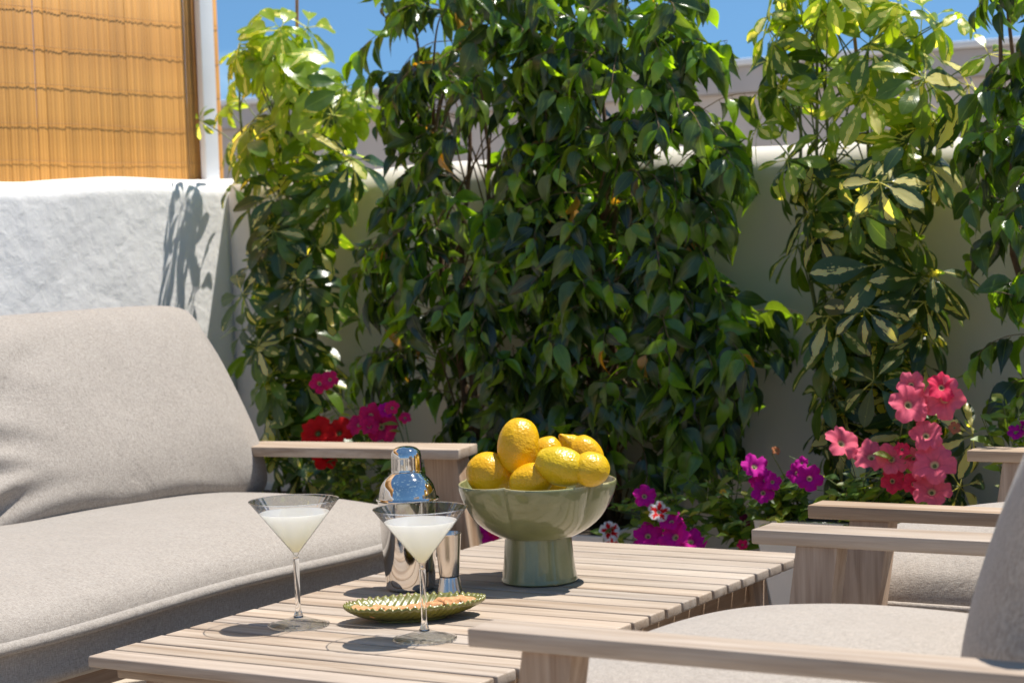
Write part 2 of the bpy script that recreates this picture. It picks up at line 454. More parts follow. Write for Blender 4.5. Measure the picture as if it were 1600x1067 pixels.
def lemon_mat():
    M_, t, p, o = mat("lemon_peel")
    tc_ = t.nodes.new('ShaderNodeTexCoord'); oi = t.nodes.new('ShaderNodeObjectInfo')
    n = noise(t, tc_.outputs['Object'], 14, 3)
    c = ramp(t, n.outputs[0], [(0.3, (0.72, 0.36, 0.003)), (0.7, (0.80, 0.47, 0.006))])
    g = ramp(t, n.outputs[0], [(0.3, (0.55, 0.41, 0.008)), (0.7, (0.68, 0.48, 0.012))])
    at_ = t.nodes.new('ShaderNodeAttribute'); at_.attribute_type = 'OBJECT'; at_.attribute_name = "greenish"
    c2 = mixc(t, at_.outputs['Fac'], c.outputs[0], g.outputs[0])
    t.links.new(c2.outputs[0], p.inputs['Base Color'])
    p.inputs['Roughness'].default_value = 0.32; p.inputs['Specular IOR Level'].default_value = 0.5
    p.inputs['Subsurface Weight'].default_value = 0.1; p.inputs['Subsurface Radius'].default_value = (0.01, 0.006, 0.002)
    vo = t.nodes.new('ShaderNodeTexVoronoi'); vo.inputs['Scale'].default_value = 260
    t.links.new(tc_.outputs['Object'], vo.inputs['Vector'])
    b = bump(t, vo.outputs['Distance'], 0.4, 0.0014); n5 = noise(t, tc_.outputs['Object'], 55, 3)
    b2 = bump(t, n5.outputs[0], 0.55, 0.006, b.outputs[0]); t.links.new(b2.outputs[0], p.inputs['Normal'])
    return M_
M_lemon = lemon_mat()
M_nub = plain("lemon_stem_scar", (0.18, 0.19, 0.05), 0.7, 0, 200, 0.3)

def steel(name, rough, col=(0.80, 0.78, 0.76), brushed=0.0):
    M_, t, p, o = mat(name)
    tc_ = t.nodes.new('ShaderNodeTexCoord')
    n = noise(t, mapping(t, tc_.outputs['Object'], (20, 20, 600)).outputs[0], 1, 2)
    r = t.nodes.new('ShaderNodeMapRange'); r.inputs[3].default_value = rough * 0.8; r.inputs[4].default_value = rough * 1.3 + brushed * 0.1
    t.links.new(n.outputs[0], r.inputs[0]); t.links.new(r.outputs[0], p.inputs['Roughness'])
    p.inputs['Base Color'].default_value = (*col, 1); p.inputs['Metallic'].default_value = 1.0
    return M_
M_steel = steel("polished_steel", 0.05, (0.68, 0.66, 0.64))
M_brush = steel("brushed_steel", 0.20, (0.72, 0.68, 0.63), 0.3)

def thin_glass():
    """glass walls about a millimetre thick: light passes straight through, edges reflect more"""
    M_, t, p, o = mat("thin_clear_glass")
    t.nodes.remove(p)
    lw = t.nodes.new('ShaderNodeLayerWeight'); lw.inputs['Blend'].default_value = 0.25
    tcn = t.nodes.new('ShaderNodeTexCoord')
    tr = t.nodes.new('ShaderNodeBsdfTransparent'); gl = t.nodes.new('ShaderNodeBsdfGlossy'); gl.inputs['Roughness'].default_value = 0.02
    c = ramp(t, lw.outputs['Facing'], [(0.0, (0.97, 0.975, 0.975)), (0.8, (0.95, 0.955, 0.955)), (1.0, (0.72, 0.74, 0.75))])
    t.links.new(c.outputs[0], tr.inputs[0])
    f = math_(t, 'MULTIPLY', lw.outputs['Fresnel'], 0.9)
    ms = t.nodes.new('ShaderNodeMixShader'); t.links.new(f.outputs[0], ms.inputs[0])
    t.links.new(tr.outputs[0], ms.inputs[1]); t.links.new(gl.outputs[0], ms.inputs[2]); t.links.new(ms.outputs[0], o.inputs[0])
    lw.inputs['Blend'].default_value = 0.22
    return M_
M_thin = thin_glass()
def foot_glass():
    M_ = M_thin.copy(); M_.name = "thin_glass_foot"; t = M_.node_tree
    for n in t.nodes:
        if n.type == 'MATH': n.inputs[1].default_value = 0.35
        if n.type == 'VALTORGB': n.color_ramp.elements[-1].color = (0.86, 0.86, 0.88, 1)
    return M_
M_foot = foot_glass()
def solid_glass():
    M_, t, p, o = mat("solid_clear_glass")
    p.inputs['Transmission Weight'].default_value = 1.0; p.inputs['Roughness'].default_value = 0.0; p.inputs['IOR'].default_value = 1.47
    p.inputs['Base Color'].default_value = (0.98, 0.985, 0.99, 1)
    return M_
M_solid = solid_glass()
def drink_mat():
    M_, t, p, o = mat("cloudy_lemon_cocktail")
    tc_ = t.nodes.new('ShaderNodeTexCoord'); sp = t.nodes.new('ShaderNodeSeparateXYZ'); t.links.new(tc_.outputs['Object'], sp.inputs[0])
    r = t.nodes.new('ShaderNodeMapRange'); r.inputs[1].default_value = 0.115; r.inputs[2].default_value = 0.18
    t.links.new(sp.outputs[2], r.inputs[0])
    c = ramp(t, r.outputs[0], [(0.0, (0.96, 0.88, 0.62)), (0.45, (0.96, 0.94, 0.84)), (1.0, (0.95, 0.95, 0.94))])
    t.links.new(c.outputs[0], p.inputs['Base Color']); p.inputs['Roughness'].default_value = 0.08
    p.inputs['Subsurface Weight'].default_value = 0.6; p.inputs['Subsurface Radius'].default_value = (0.03, 0.03, 0.025); p.inputs['Subsurface Scale'].default_value = 1.0
    tr = t.nodes.new('ShaderNodeBsdfTranslucent'); t.links.new(c.outputs[0], tr.inputs['Color'])
    ms = t.nodes.new('ShaderNodeMixShader'); ms.inputs[0].default_value = 0.5
    t.links.new(p.outputs[0], ms.inputs[1]); t.links.new(tr.outputs[0], ms.inputs[2]); t.links.new(ms.outputs[0], o.inputs[0])
    return M_
M_drink = drink_mat()

# ------------------------------------------------------------------ setting
o = box("ground", (-150, 150), (-150, 150), (-0.6, -0.08), M_ground, None, 0); tag(o, "dry ground around the terrace", kind='structure')
o = box("terrace_floor", (-6, 7), (-4.6, 5.2), (-0.3, 0.0), M_floor, None, 0); tag(o, "pale tiled terrace floor under the seats", kind='structure')

def rounded_wall(name, p0, p1, thick, height, r, mat_, label):
    """low masonry wall from p0 to p1 (its visible face), body behind on the left-hand side, softly rounded top"""
    p0 = Vector((*p0, 0)); p1 = Vector((*p1, 0)); d = (p1 - p0); Ln = d.length; d.normalize(); n = Vector((-d.y, d.x, 0))
    prof = [(0, 0), (0, height * 0.5), (0, height - r * 1.1)]
    K = 10
    for k in range(K + 1):
        a = PI / 2 * k / K
        prof.append((r - r * math.cos(a), height - r + r * math.sin(a)))
    for k in range(K + 1):
        a = PI / 2 * k / K
        prof.append((thick - r + r * math.sin(a), height - r + r * math.cos(a)))
    prof += [(thick, 0)]
    S = int(Ln / 0.03); V = []; F = []; q = len(prof)
    for s in range(S + 1):
        base = p0 + d * (Ln * s / S)
        for (a, z) in prof:
            f = min(1, max(0, (z - 0.5) / 0.6))
            wob = 0.006 * math.sin(s * 0.11 + z * 3) + 0.004 * math.sin(s * 0.31 + 1.3) if z > 0.1 else 0
            v = base + n * (a + wob * 0.5); V.append((v.x, v.y, z + wob * f))
    for s in range(S):
        for k in range(q - 1):
            F.append((s * q + k, (s + 1) * q + k, (s + 1) * q + k + 1, s * q + k + 1))
    F.append(tuple(range(q))[::-1]); F.append(tuple(S * q + k for k in range(q)))
    bm = bmesh.new(); m0 = mesh(V, F); bm.from_mesh(m0); bmesh.ops.recalc_face_normals(bm, faces=bm.faces)
    ob = link(name, bm_mesh(bm, True), mat_); 
    return tag(ob, label, "wall")
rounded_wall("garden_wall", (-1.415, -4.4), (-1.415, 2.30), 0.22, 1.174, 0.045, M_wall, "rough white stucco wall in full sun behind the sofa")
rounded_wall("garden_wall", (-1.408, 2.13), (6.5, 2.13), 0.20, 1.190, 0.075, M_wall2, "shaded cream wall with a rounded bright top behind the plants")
nb = empty("neighbouring_building", (-2, 6.6, 0), "pale neighbouring building with a grey band under its white coping", "building")
box("wall", (-14, 9), (6.02, 8.0), (-0.5, 1.575), M_build, nb, 0)
box("band", (-14.05, 9.05), (5.98, 8.05), (1.578, 1.69), M_fascia, nb, 0.004)
box("coping", (-14.1, 9.1), (5.94, 8.1), (1.693, 1.722), M_coping, nb, 0.006)

# reed screen above the left wall
rs = empty("reed_screen", (-1.565, 0.6, 1.16), "honey coloured reed screen bound with wires above the white wall", "screen")
def reed_mesh(h, r, n=8):
    V, F = [], []
    for z in (0, h):
        for i in range(n):
            a = 2 * PI * i / n; V.append((r * 0.32 * math.cos(a), r * math.sin(a), z))
    for i in range(n): F.append((i, (i + 1) % n, n + (i + 1) % n, n + i))
    F.append(tuple(range(n, 2 * n)))
    return mesh(V, F)
RP = 0.0135
reed_meshes = [reed_mesh(1.15, RP * k) for k in (0.50, 0.53, 0.56, 0.53)]
TB = Tubes(); y = 2.30; idx = 0
while y > -2.4:
    if idx < 105:
        ob = link("reed", reed_meshes[rnd.randrange(4)], M_reed, rs, (-1.565 + rnd.uniform(-.0006, .0006), y, 1.06))
        ob.rotation_euler = (rnd.uniform(-.0012, .0012), rnd.uniform(-.001, .001), rnd.uniform(-.12, .12))
    else:
        TB.add([(-1.565, y, 1.06), (-1.565, y, 2.2)], RP * 0.5, n=6)
    y -= RP * rnd.uniform(0.86, 0.94); idx += 1
ob = TB.build("reed_run", M_reed, rs); ob['kind'] = 'stuff'
for k, z in enumerate((1.225, 1.32, 1.418, 1.516, 1.61, 1.705, 1.8, 1.9, 2.0, 2.1)):
    T = Tubes(); pts = []
    ph = rnd.uniform(0, 6)
    for i in range(260):
        yy = 2.305 - i * 0.0167
        pts.append((-1.5598 + 0.0003 * math.sin(i * 2.2), yy, z + 0.0016 * math.sin(i * 0.17 + ph) + 0.0003 * math.sin(i * 0.83 + k)))
    T.add(pts, 0.0007, n=4); T.build("wire", M_wire, rs)
pp = empty("screen_post", (-1.53, 2.17, 1.15), "white square metal post standing on the wall beside the reed screen", "post")
box("post_profile", (-1.546, -1.526), (2.186, 2.243), (1.13, 2.6), M_post, pp, 0.002)
box("base_plate", (-1.55, -1.50), (2.15, 2.28), (1.166, 1.178), M_post, pp, 0.002)

# ------------------------------------------------------------------ coffee table
tb = empty("coffee_table", (0.32, 0.61, 0), "whitewashed slatted wooden coffee table between the sofa and the armchairs", "table")
PITCH = 0.058
slat_me = None
for i in range(21):
    y0 = i * PITCH + 0.003
    if slat_me is None:
        ob = box("slat", (0, 0.645), (y0, y0 + PITCH - 0.0068), (0.383, 0.400), M_slat, tb, 0.003, 3); slat_me = ob.data; c0 = Vector(ob.location)
    else:
        ob = link("slat", slat_me, None, tb, Vector((0.3225, y0 + (PITCH - 0.0062) / 2, 0.3915)))
    ob.location += Vector((rnd.uniform(-.0006, .0006), 0, rnd.uniform(-.0004, .0004)))
box("apron", (0.04, 0.60), (0.022, 0.044), (0.3665, 0.3815), M_wx, tb, 0.002)
box("apron", (0.14, 0.52), (0.030, 0.050), (0.310, 0.3660), M_wx, tb, 0.002)
box("apron", (0.14, 0.52), (1.165, 1.187), (0.310, 0.3815), M_wx, tb, 0.002)
box("apron", (0.555, 0.577), (0.10, 1.12), (0.325, 0.3815), M_wy, tb, 0.002)
box("apron", (0.068, 0.090), (0.10, 1.12), (0.325, 0.3815), M_wy, tb, 0.002)
for sx in (0, 1):
    for sy in (0, 1):
        xt = (0.075, 0.135) if sx == 0 else (0.525, 0.585)
        yt = (0.046, 0.098) if sy == 0 else (1.10, 1.16)
        dx = -0.03 if sx == 0 else 0.03; dy = -0.03 if sy == 0 else 0.035
        t4 = [(xt[0], yt[0], .366), (xt[1], yt[0], .366), (xt[1], yt[1], .366), (xt[0], yt[1], .366)]
        b4 = [(p[0] + dx, p[1] + dy, 0.002) for p in t4]
        hexa("leg", b4, t4, M_wz, tb, 0.003)

# ------------------------------------------------------------------ cushions
def cushion_mesh(hx, hy, zb, ze, dome, nx=48, ny=64, seed=0, corner=0.05, flat=2.6, bulge=0.012, wr=0.002, crease=None):
    """box cushion: bottom zb, seam at ze, top swelling to ze+dome; centred in x, y"""
    R_ = random.Random(seed); ph = [R_.uniform(0, 6) for _ in range(8)]
    V, F = [], []; idx = {}
    def xy(u, v, grow=0.0):
        uu = u * (1 - corner * abs(v) ** 10); vv = v * (1 - corner * (hx / hy) * abs(u) ** 10)
        return uu * (hx + grow), vv * (hy + grow)
    for i in range(nx + 1):
        for j in range(ny + 1):
            u = -1 + 2 * i / nx; v = -1 + 2 * j / ny
            u = math.copysign(abs(u) ** 0.85, u); v = math.copysign(abs(v) ** 0.85, v)
            x, y_ = xy(u, v)
            f = (1 - abs(u) ** flat) ** 0.44 * (1 - abs(v) ** (flat * min(2.2, hy / hx) if hy > hx else flat)) ** 0.42
            z = ze + dome * f + wr * f * (math.sin(9 * x + ph[0] + 5 * y_) + math.sin(13 * y_ + ph[1]) * 0.7 + math.sin(23 * x - 17 * y_ + ph[2]) * 0.4)
            z += 0.004 * math.sin(7 * y_ + ph[3]) * (1 - f)
            if crease: z += crease(x, y_)
            idx[(i, j)] = len(V); V.append((x, y_, z))
    top_n = len(V)
    for i in range(nx):
        for j in range(ny): F.append((idx[(i, j)], idx[(i + 1, j)], idx[(i + 1, j + 1)], idx[(i, j + 1)]))
    loop = [(i, 0) for i in range(nx)] + [(nx, j) for j in range(ny)] + [(i, ny) for i in range(nx, 0, -1)] + [(0, j) for j in range(ny, 0, -1)]
    prev = [idx[k] for k in loop]; K = 8
    for k in range(1, K + 1):
        s = k / K; g = bulge * math.sin(PI * min(s * 1.05, 1)) - (0.02 * max(0, (s - 0.8) / 0.2) ** 2)
        cur = []
        for a, (i, j) in enumerate(loop):
            u = -1 + 2 * i / nx; v = -1 + 2 * j / ny
            u = math.copysign(abs(u) ** 0.85, u); v = math.copysign(abs(v) ** 0.85, v)
            x, y_ = xy(u, v, g - 0.004)
            zt = V[idx[(i, j)]][2]
            cur.append(len(V)); V.append((x, y_, zt + (zb - zt) * s))
        n = len(loop)
        for a in range(n): F.append((prev[a], cur[a], cur[(a + 1) % n], prev[(a + 1) % n]))
        prev = cur
    F.append(tuple(prev)[::-1])
    edge = [V[idx[k]] for k in loop]
    bm = bmesh.new(); m0 = mesh(V, F); bm.from_mesh(m0); bmesh.ops.recalc_face_normals(bm, faces=bm.faces)
    return bm_mesh(bm, True), edge

def piping_mesh(edge, r, n=8):
    T = Tubes(); pts = [Vector(p) for p in edge] + [Vector(edge[0]), Vector(edge[1])]
    T.add(pts, r, n=n, caps=False); return mesh(T.V, T.F)

def pillow_mesh(hw, hh, thick, n=56, seed=0, creases=(), taper=0.0):
    """upright cushion: x = thickness (front +), y = width, z = height; centred"""
    R_ = random.Random(seed); ph = [R_.uniform(0, 6) for _ in range(8)]
    V, F = [], []
    def pt(i, j, side):
        u = -1 + 2 * i / n; v = -1 + 2 * j / n
        u = math.copysign(abs(u) ** 0.8, u); v = math.copysign(abs(v) ** 0.8, v)
        y_ = u * hw * (1 - 0.02 * abs(v) ** 4 - 0.03 * abs(v) ** 14) * (1 - taper * (v + 1) / 2); z = v * hh * (1 - 0.02 * abs(u) ** 4 - 0.05 * abs(u) ** 14)
        f = ((1 - abs(u) ** 3.4) * (1 - abs(v) ** 3.0)) ** 0.5
        x = side * (0.006 + thick * 0.5 * f * (1 - 0.18 * v))
        if side > 0:
            x += f * 0.0035 * (math.sin(8 * y_ + ph[0] + 4 * z) + 0.6 * math.sin(15 * z + ph[1] - 6 * y_))
            for (cy_, cz_, ang, ln, wd, dp) in creases:
                dy, dz = y_ - cy_, z - cz_
                a = dy * math.cos(ang) + dz * math.sin(ang); b = -dy * math.sin(ang) + dz * math.cos(ang)
                b += 0.15 * a * a / max(ln, 1e-3)
                x += dp * math.exp(-(a / ln) ** 2) * (math.exp(-(b / wd) ** 2) - 0.8 * math.exp(-((b + wd * 1.6) / wd) ** 2))
        return (x, y_, z)
    for side in (1, -1):
        base = len(V)
        for i in range(n + 1):
            for j in range(n + 1): V.append(pt(i, j, side))
        for i in range(n):
            for j in range(n):
                a = base + i * (n + 1) + j; F.append((a, a + n + 1, a + n + 2, a + 1))
    B = (n + 1) ** 2
    loop = [(i, 0) for i in range(n)] + [(n, j) for j in range(n)] + [(i, n) for i in range(n, 0, -1)] + [(0, j) for j in range(n, 0, -1)]
    ids = [i * (n + 1) + j for i, j in loop]
    for a in range(len(ids)):
        b = (a + 1) % len(ids); F.append((ids[a], ids[b], B + ids[b], B + ids[a]))
    bm = bmesh.new(); m0 = mesh(V, F); bm.from_mesh(m0); bmesh.ops.recalc_face_normals(bm, faces=bm.faces)
    return bm_mesh(bm, True)

# ------------------------------------------------------------------ sofa
sf = empty("sofa", (-0.6, 0.3, 0), "long beige linen sofa with a pale wooden frame against the white wall", "sofa")
def sofa_arm(y0, y1, skew):
    b = [(-1.02, y0 - skew, .5385), (-0.165, y0, .5385), (-0.19, y1, .5385), (-1.02, y1 - skew, .5385)]
    return hexa("armrest", b, [(p[0], p[1], .560) for p in b], M_wx, sf, 0.003)
sofa_arm(1.305, 1.42, 0.105); sofa_arm(-1.55, -1.43, 0.0)
for y0 in (1.335, -1.52):
    for xt, dx in ((-0.275, 0.075), (-0.96, -0.05)):
        t4 = [(xt, y0, .5385), (xt + .085, y0, .5385), (xt + .085, y0 + .05, .5385), (xt, y0 + .05, .5385)]
        hexa("leg", [(p[0] + dx, p[1], 0.002) for p in t4], t4, M_wz, sf, 0.003)
box("frame_rail", (-0.235, -0.20), (-1.42, 1.30), (0.285, 0.318), M_wy, sf, 0.003)
box("frame_rail", (-1.0, -0.97), (-1.42, 1.30), (0.26, 0.318), M_wy, sf, 0.003)
for k in range(9):
    box("seat_slat", (-0.965, -0.24), (-1.35 + k * 0.32, -1.29 + k * 0.32), (0.296, 0.312), M_wx, sf, 0.002)
box("back_rail", (-1.06, -1.03), (-1.42, 1.30), (0.60, 0.66), M_wy, sf, 0.003)
box("back_rail", (-1.04, -1.01), (-1.42, 1.30), (0.42, 0.47), M_wy, sf, 0.003)
me, edge = cushion_mesh(0.415, 1.37, 0.318, 0.402, 0.098, 44, 110, seed=3, corner=0.06, flat=2.4, bulge=-0.006)
sc_ = link("seat_cushion", me, M_fab, sf, (-0.575, -0.06, 0))
pe = link("piping", piping_mesh(edge, 0.0105), M_fab, sc_, (-0.575, -0.06, 0))
cre = [(-0.30, 0.10, 0.5, 0.22, 0.03, 0.006), (-0.25, -0.19, 0.1, 0.20, 0.022, 0.007), (0.15, -0.20, -0.08, 0.25, 0.02, 0.005), (0.40, 0.10, 1.25, 0.16, 0.02, 0.004), (-0.47, -0.20, 0.6, 0.08, 0.014, 0.016), (-0.46, -0.02, 0.12, 0.16, 0.022, 0.016), (-0.44, -0.08, 0.05, 0.13, 0.018, 0.013), (-0.45, 0.07, 0.25, 0.17, 0.03, 0.012), (-0.40, -0.155, 0.35, 0.11, 0.018, 0.018), (-0.46, 0.15, 0.3, 0.16, 0.035, 0.008)]
pm = pillow_mesh(0.50, 0.240, 0.21, seed=5, creases=cre, taper=0.04)
pil = link("back_cushion", pm, M_fab, sf, (-0.798, 0.852, 0.652)); pil.rotation_euler = (0, math.radians(-26), 0)
pil = link("back_cushion", pm, None, sf, (-0.815, -0.17, 0.650)); pil.rotation_euler = (0, math.radians(-26), 0)
pil = link("back_cushion", pm, None, sf, (-0.815, -1.14, 0.650)); pil.rotation_euler = (0, math.radians(-26), 0)
bp = pillow_mesh(0.44, 0.20, 0.07, n=24, seed=9)
ob = link("back_pad", bp, M_fab, sf, (-0.960, 0.895, 0.668)); ob.rotation_euler = (0, math.radians(-12), 0)

# ------------------------------------------------------------------ armchairs
def make_chair(label):
    c = empty("armchair", (1.25, 0.08, 0), label, "armchair", "armchairs facing the coffee table")
    for (y0, y1, n) in ((-0.340, -0.281, 0), (0.426, 0.500, 1)):
        box("armrest", (0.892, 1.72), (y0, y1), (0.549, 0.570), M_wx, c, 0.0025)
        yl = (y0 + 0.006, y0 + 0.050)
        t4 = [(0.958, yl[0], .549), (1.022, yl[0], .549), (1.022, yl[1], .549), (0.958, yl[1], .549)]
        hexa("leg", [(p[0] - 0.085, p[1], 0.002) for p in t4], t4, M_wz, c, 0.0025)
        t4 = [(1.62, yl[0], .549), (1.69, yl[0], .549), (1.69, yl[1], .549), (1.62, yl[1], .549)]
        hexa("leg", [(p[0] + 0.06, p[1], 0.002) for p in t4], t4, M_wz, c, 0.0025)
    box("frame_rail", (0.90, 0.93), (-0.289, 0.431), (0.27, 0.318), M_wy, c, 0.003)
    box("frame_rail", (1.60, 1.63), (-0.289, 0.431), (0.24, 0.318), M_wy, c, 0.003)
    box("back_rail", (1.655, 1.68), (-0.289, 0.431), (0.60, 0.65), M_wy, c, 0.003)
    me, edge = CH
    s = link("seat_cushion", me, M_fab2, c, (1.195, 0.072, 0.006))
    link("piping", CHP, M_fab2, s, (1.195, 0.072, 0.006))
    b = link("back_cushion", CHB, M_fab2, c, (1.520, 0.085, 0.655))
    b.rotation_euler = (0, math.radians(17), 0)
    return c
CH = cushion_mesh(0.385, 0.338, 0.318, 0.400, 0.115, 48, 44, seed=11, corner=0.09, flat=2.3, bulge=0.008)
CHP = piping_mesh(CH[1], 0.006)
def flipx(me):
    me.transform(Matrix.Scale(-1, 4, (1, 0, 0))); me.flip_normals(); return me
CHB = flipx(pillow_mesh(0.33, 0.25, 0.20, seed=15))
chair = make_chair("nearest pale wooden armchair with its armrest crossing the table corner in front")
def copy_tree(o_, parent=None):
    c = o_.copy(); COL.objects.link(c); c.parent = parent
    for ch in list(o_.children): copy_tree(ch, c)
    return c
chair2 = copy_tree(chair); chair2.location += Vector((-0.020, 1.022, 0))
chair2['label'] = "farther pale wooden armchair beside the coral petunias, mostly behind the nearer one"

# ------------------------------------------------------------------ planters
def planter(x, y_, top, bot, h, label):
    p = empty("planter", (x, y_, 0), label, "planter", "white planters along the wall")
    z0 = 0.004; bw = []
    V = []; F = []
    rings = [(bot, z0), (top, h), (top - 0.012, h), (top - 0.012, h - 0.04)]
    for (s, z) in rings:
        for (a, b) in ((-1, -1), (1, -1), (1, 1), (-1, 1)): V.append((a * s, b * (0.20 + s - top), z))
    for k in range(3):
        for i in range(4):
            j = (i + 1) % 4; F.append((k * 4 + i, k * 4 + j, k * 4 + 4 + j, k * 4 + 4 + i))
    F.append((3, 2, 1, 0)); F.append((12, 13, 14, 15))
    link("pot", mesh(V, F, False), M_planter, p, (x, y_, 0))
    box("soil", (x - top + .014, x + top - .014), (y_ - 0.184, y_ + 0.184), (h - 0.039, h - 0.02), M_soil, p, 0)
    return p
PY = 1.87
planter(-1.12, PY, 0.17, 0.12, 0.36, "white planter under the variegated umbrella plant by the sofa back")
planter(-0.56, PY, 0.16, 0.11, 0.34, "white planter under the left weeping fig behind the sofa arm")
planter(-0.19, PY, 0.16, 0.11, 0.33, "white planter under the right weeping fig behind the fruit bowl")
planter(0.530, 1.82, 0.175, 0.12, 0.392, "white tapered planter seen between table and armchair legs")
planter(0.84, PY, 0.16, 0.11, 0.36, "white planter at the right end under the outer weeping fig")

# ------------------------------------------------------------------ foliage
def unit(v): return v / (np.linalg.norm(v) + 1e-12)
def frame(xa, zhint):
    x = unit(xa); y_ = np.cross(zhint, x)
    if np.linalg.norm(y_) < 1e-5: y_ = np.cross(np.array([0.3, 0.7, 0.2]), x)
    y_ = unit(y_); z = np.cross(x, y_)
    return np.stack([x, y_, z], axis=1)

def blade(Ln, W, seg, wfun, droop, fold, cols=3, wave=0.0, phase=0.0):
    """leaf blade along +x; returns verts, faces, uvs"""
    V, F, U = [], [], []
    us = [0, 0.5, 1] if cols == 3 else [0, 0.25, 0.5, 0.75, 1]
    for i in range(seg + 1):
        t = i / seg; wv = W * wfun(t)
        x = Ln * t * (1 - 0.12 * droop * t); z = -droop * Ln * 0.5 * t * t
        for u in us:
            yy = (u - 0.5) * 2 * wv
            V.append((x, yy, z + fold * abs(yy) + wave * W * math.sin(t * 9 + phase + u * 2.5) * abs(u - .5) * 2)); U.append((u, t))
    c = len(us)
    for i in range(seg):
        for k in range(c - 1):
            a = i * c + k; F.append((a, a + c, a + c + 1, a + 1))
    return V, F, U
def w_ficus(t):
    return max(0.012, (math.sin(PI * min(1, t ** 0.72 * 1.04)) if t < 0.9 else 0.0) * 1.0 + (0.10 * (1 - t) / 0.1 if t >= 0.9 else 0.0)) if t > 0 else 0.03
def w_obov(t):
    return max(0.03, math.sin(PI * t ** 1.35) ** 0.62 if 0 < t < 1 else 0.0)
def w_small(t): return max(0.05, math.sin(PI * t ** 0.9))

FICUS_T = [((0.042, 0.078, 0.026), 5), ((0.072, 0.122, 0.026), 4), ((0.030, 0.052, 0.024), 4), ((0.11, 0.215, 0.018), 2), ((0.19, 0.33, 0.022), 1), ((0.42, 0.22, 0.05), 1)]
def pick(tints, R_):
    s = sum(w_ for _, w_ in tints); r = R_.uniform(0, s)
    for c, w_ in tints:
        r -= w_
        if r <= 0: return np.array(c)
    return np.array(tints[-1][0])

def ficus_variants(R_):
    vs_ = []
    for k in range(15):
        Ln = R_.uniform(0.056, 0.098)
        V, F, U = blade(Ln, Ln * R_.uniform(0.19, 0.255), 7, w_ficus, R_.uniform(0.3, 1.3), R_.uniform(0.2, 0.85), 3, R_.uniform(0, 0.10), R_.uniform(0, 6))
        c = [FICUS_T[i][0] for i in (0, 0, 1, 1, 2, 2, 0, 1, 2, 3, 3, 3, 1, 4, 5)][k]
        vs_.append((np.array(V), np.array(F), np.array(U), np.array(c)))
    return vs_

class Cloud:
    """many leaves: the ones that show largest become objects, the others one joined part"""
    def __init__(s, variants, material, parent, name, limit=300):
        s.var = variants; s.mat = material; s.parent = parent; s.name = name; s.limit = limit; s.items = []
        s.me = None
    def add(s, k, pos, rot, scale, score): s.items.append((score, k, np.array(pos), rot, scale))
    def build(s, rest="foliage"):
        s.me = [mesh(v[0], v[1], True, v[2], np.tile(v[3], (len(v[0]), 1))) for v in s.var]
        for m_ in s.me: m_.materials.append(s.mat)
        s.items.sort(key=lambda a: a[0])
        pl = wloc(s.parent)
        for (sc, k, pos, rot, scale) in s.items[:s.limit]:
            ob = bpy.data.objects.new(s.name, s.me[k]); COL.objects.link(ob); ob.parent = s.parent
            M4 = Matrix([[*(rot[i] * scale), pos[i] - pl[i]] for i in range(3)] + [[0, 0, 0, 1]])
            ob.matrix_basis = M4
        restl = s.items[s.limit:]
        if restl:
            VV, FF, UU, CC = [], [], [], []; base = 0
            jr = np.random.RandomState(5)
            for (sc, k, pos, rot, scale) in restl:
                v, f, u, c = s.var[k]
                VV.append((v * scale) @ rot.T + pos - np.array(pl)); FF.append(f + base); UU.append(u)
                CC.append(np.tile(c * jr.uniform(0.8, 1.25), (len(v), 1))); base += len(v)
            me_ = mesh(np.concatenate(VV), np.concatenate(FF), True, np.concatenate(UU), np.concatenate(CC))
            ob = link(rest, me_, s.mat, s.parent, pl); ob['kind'] = 'stuff'
        return s

def interp(tab, z):
    if z <= tab[0][0]: return tab[0][1:]
    for a, b in zip(tab, tab[1:]):
        if z <= b[0]:
            f = (z - a[0]) / (b[0] - a[0]); return tuple(a[k] + (b[k] - a[k]) * f for k in range(1, len(a)))
    return tab[-1][1:]

def outline(rows, Y):
    """rows of (photo row, left, right) -> (z, xl, xr) at the plant's depth"""
    r = []
    for (py, l, rr) in rows:
        a, b = at(l, py, Y), at(rr, py, Y); r.append(((a.z + b.z) / 2, a.x, b.x))
    return sorted(r)

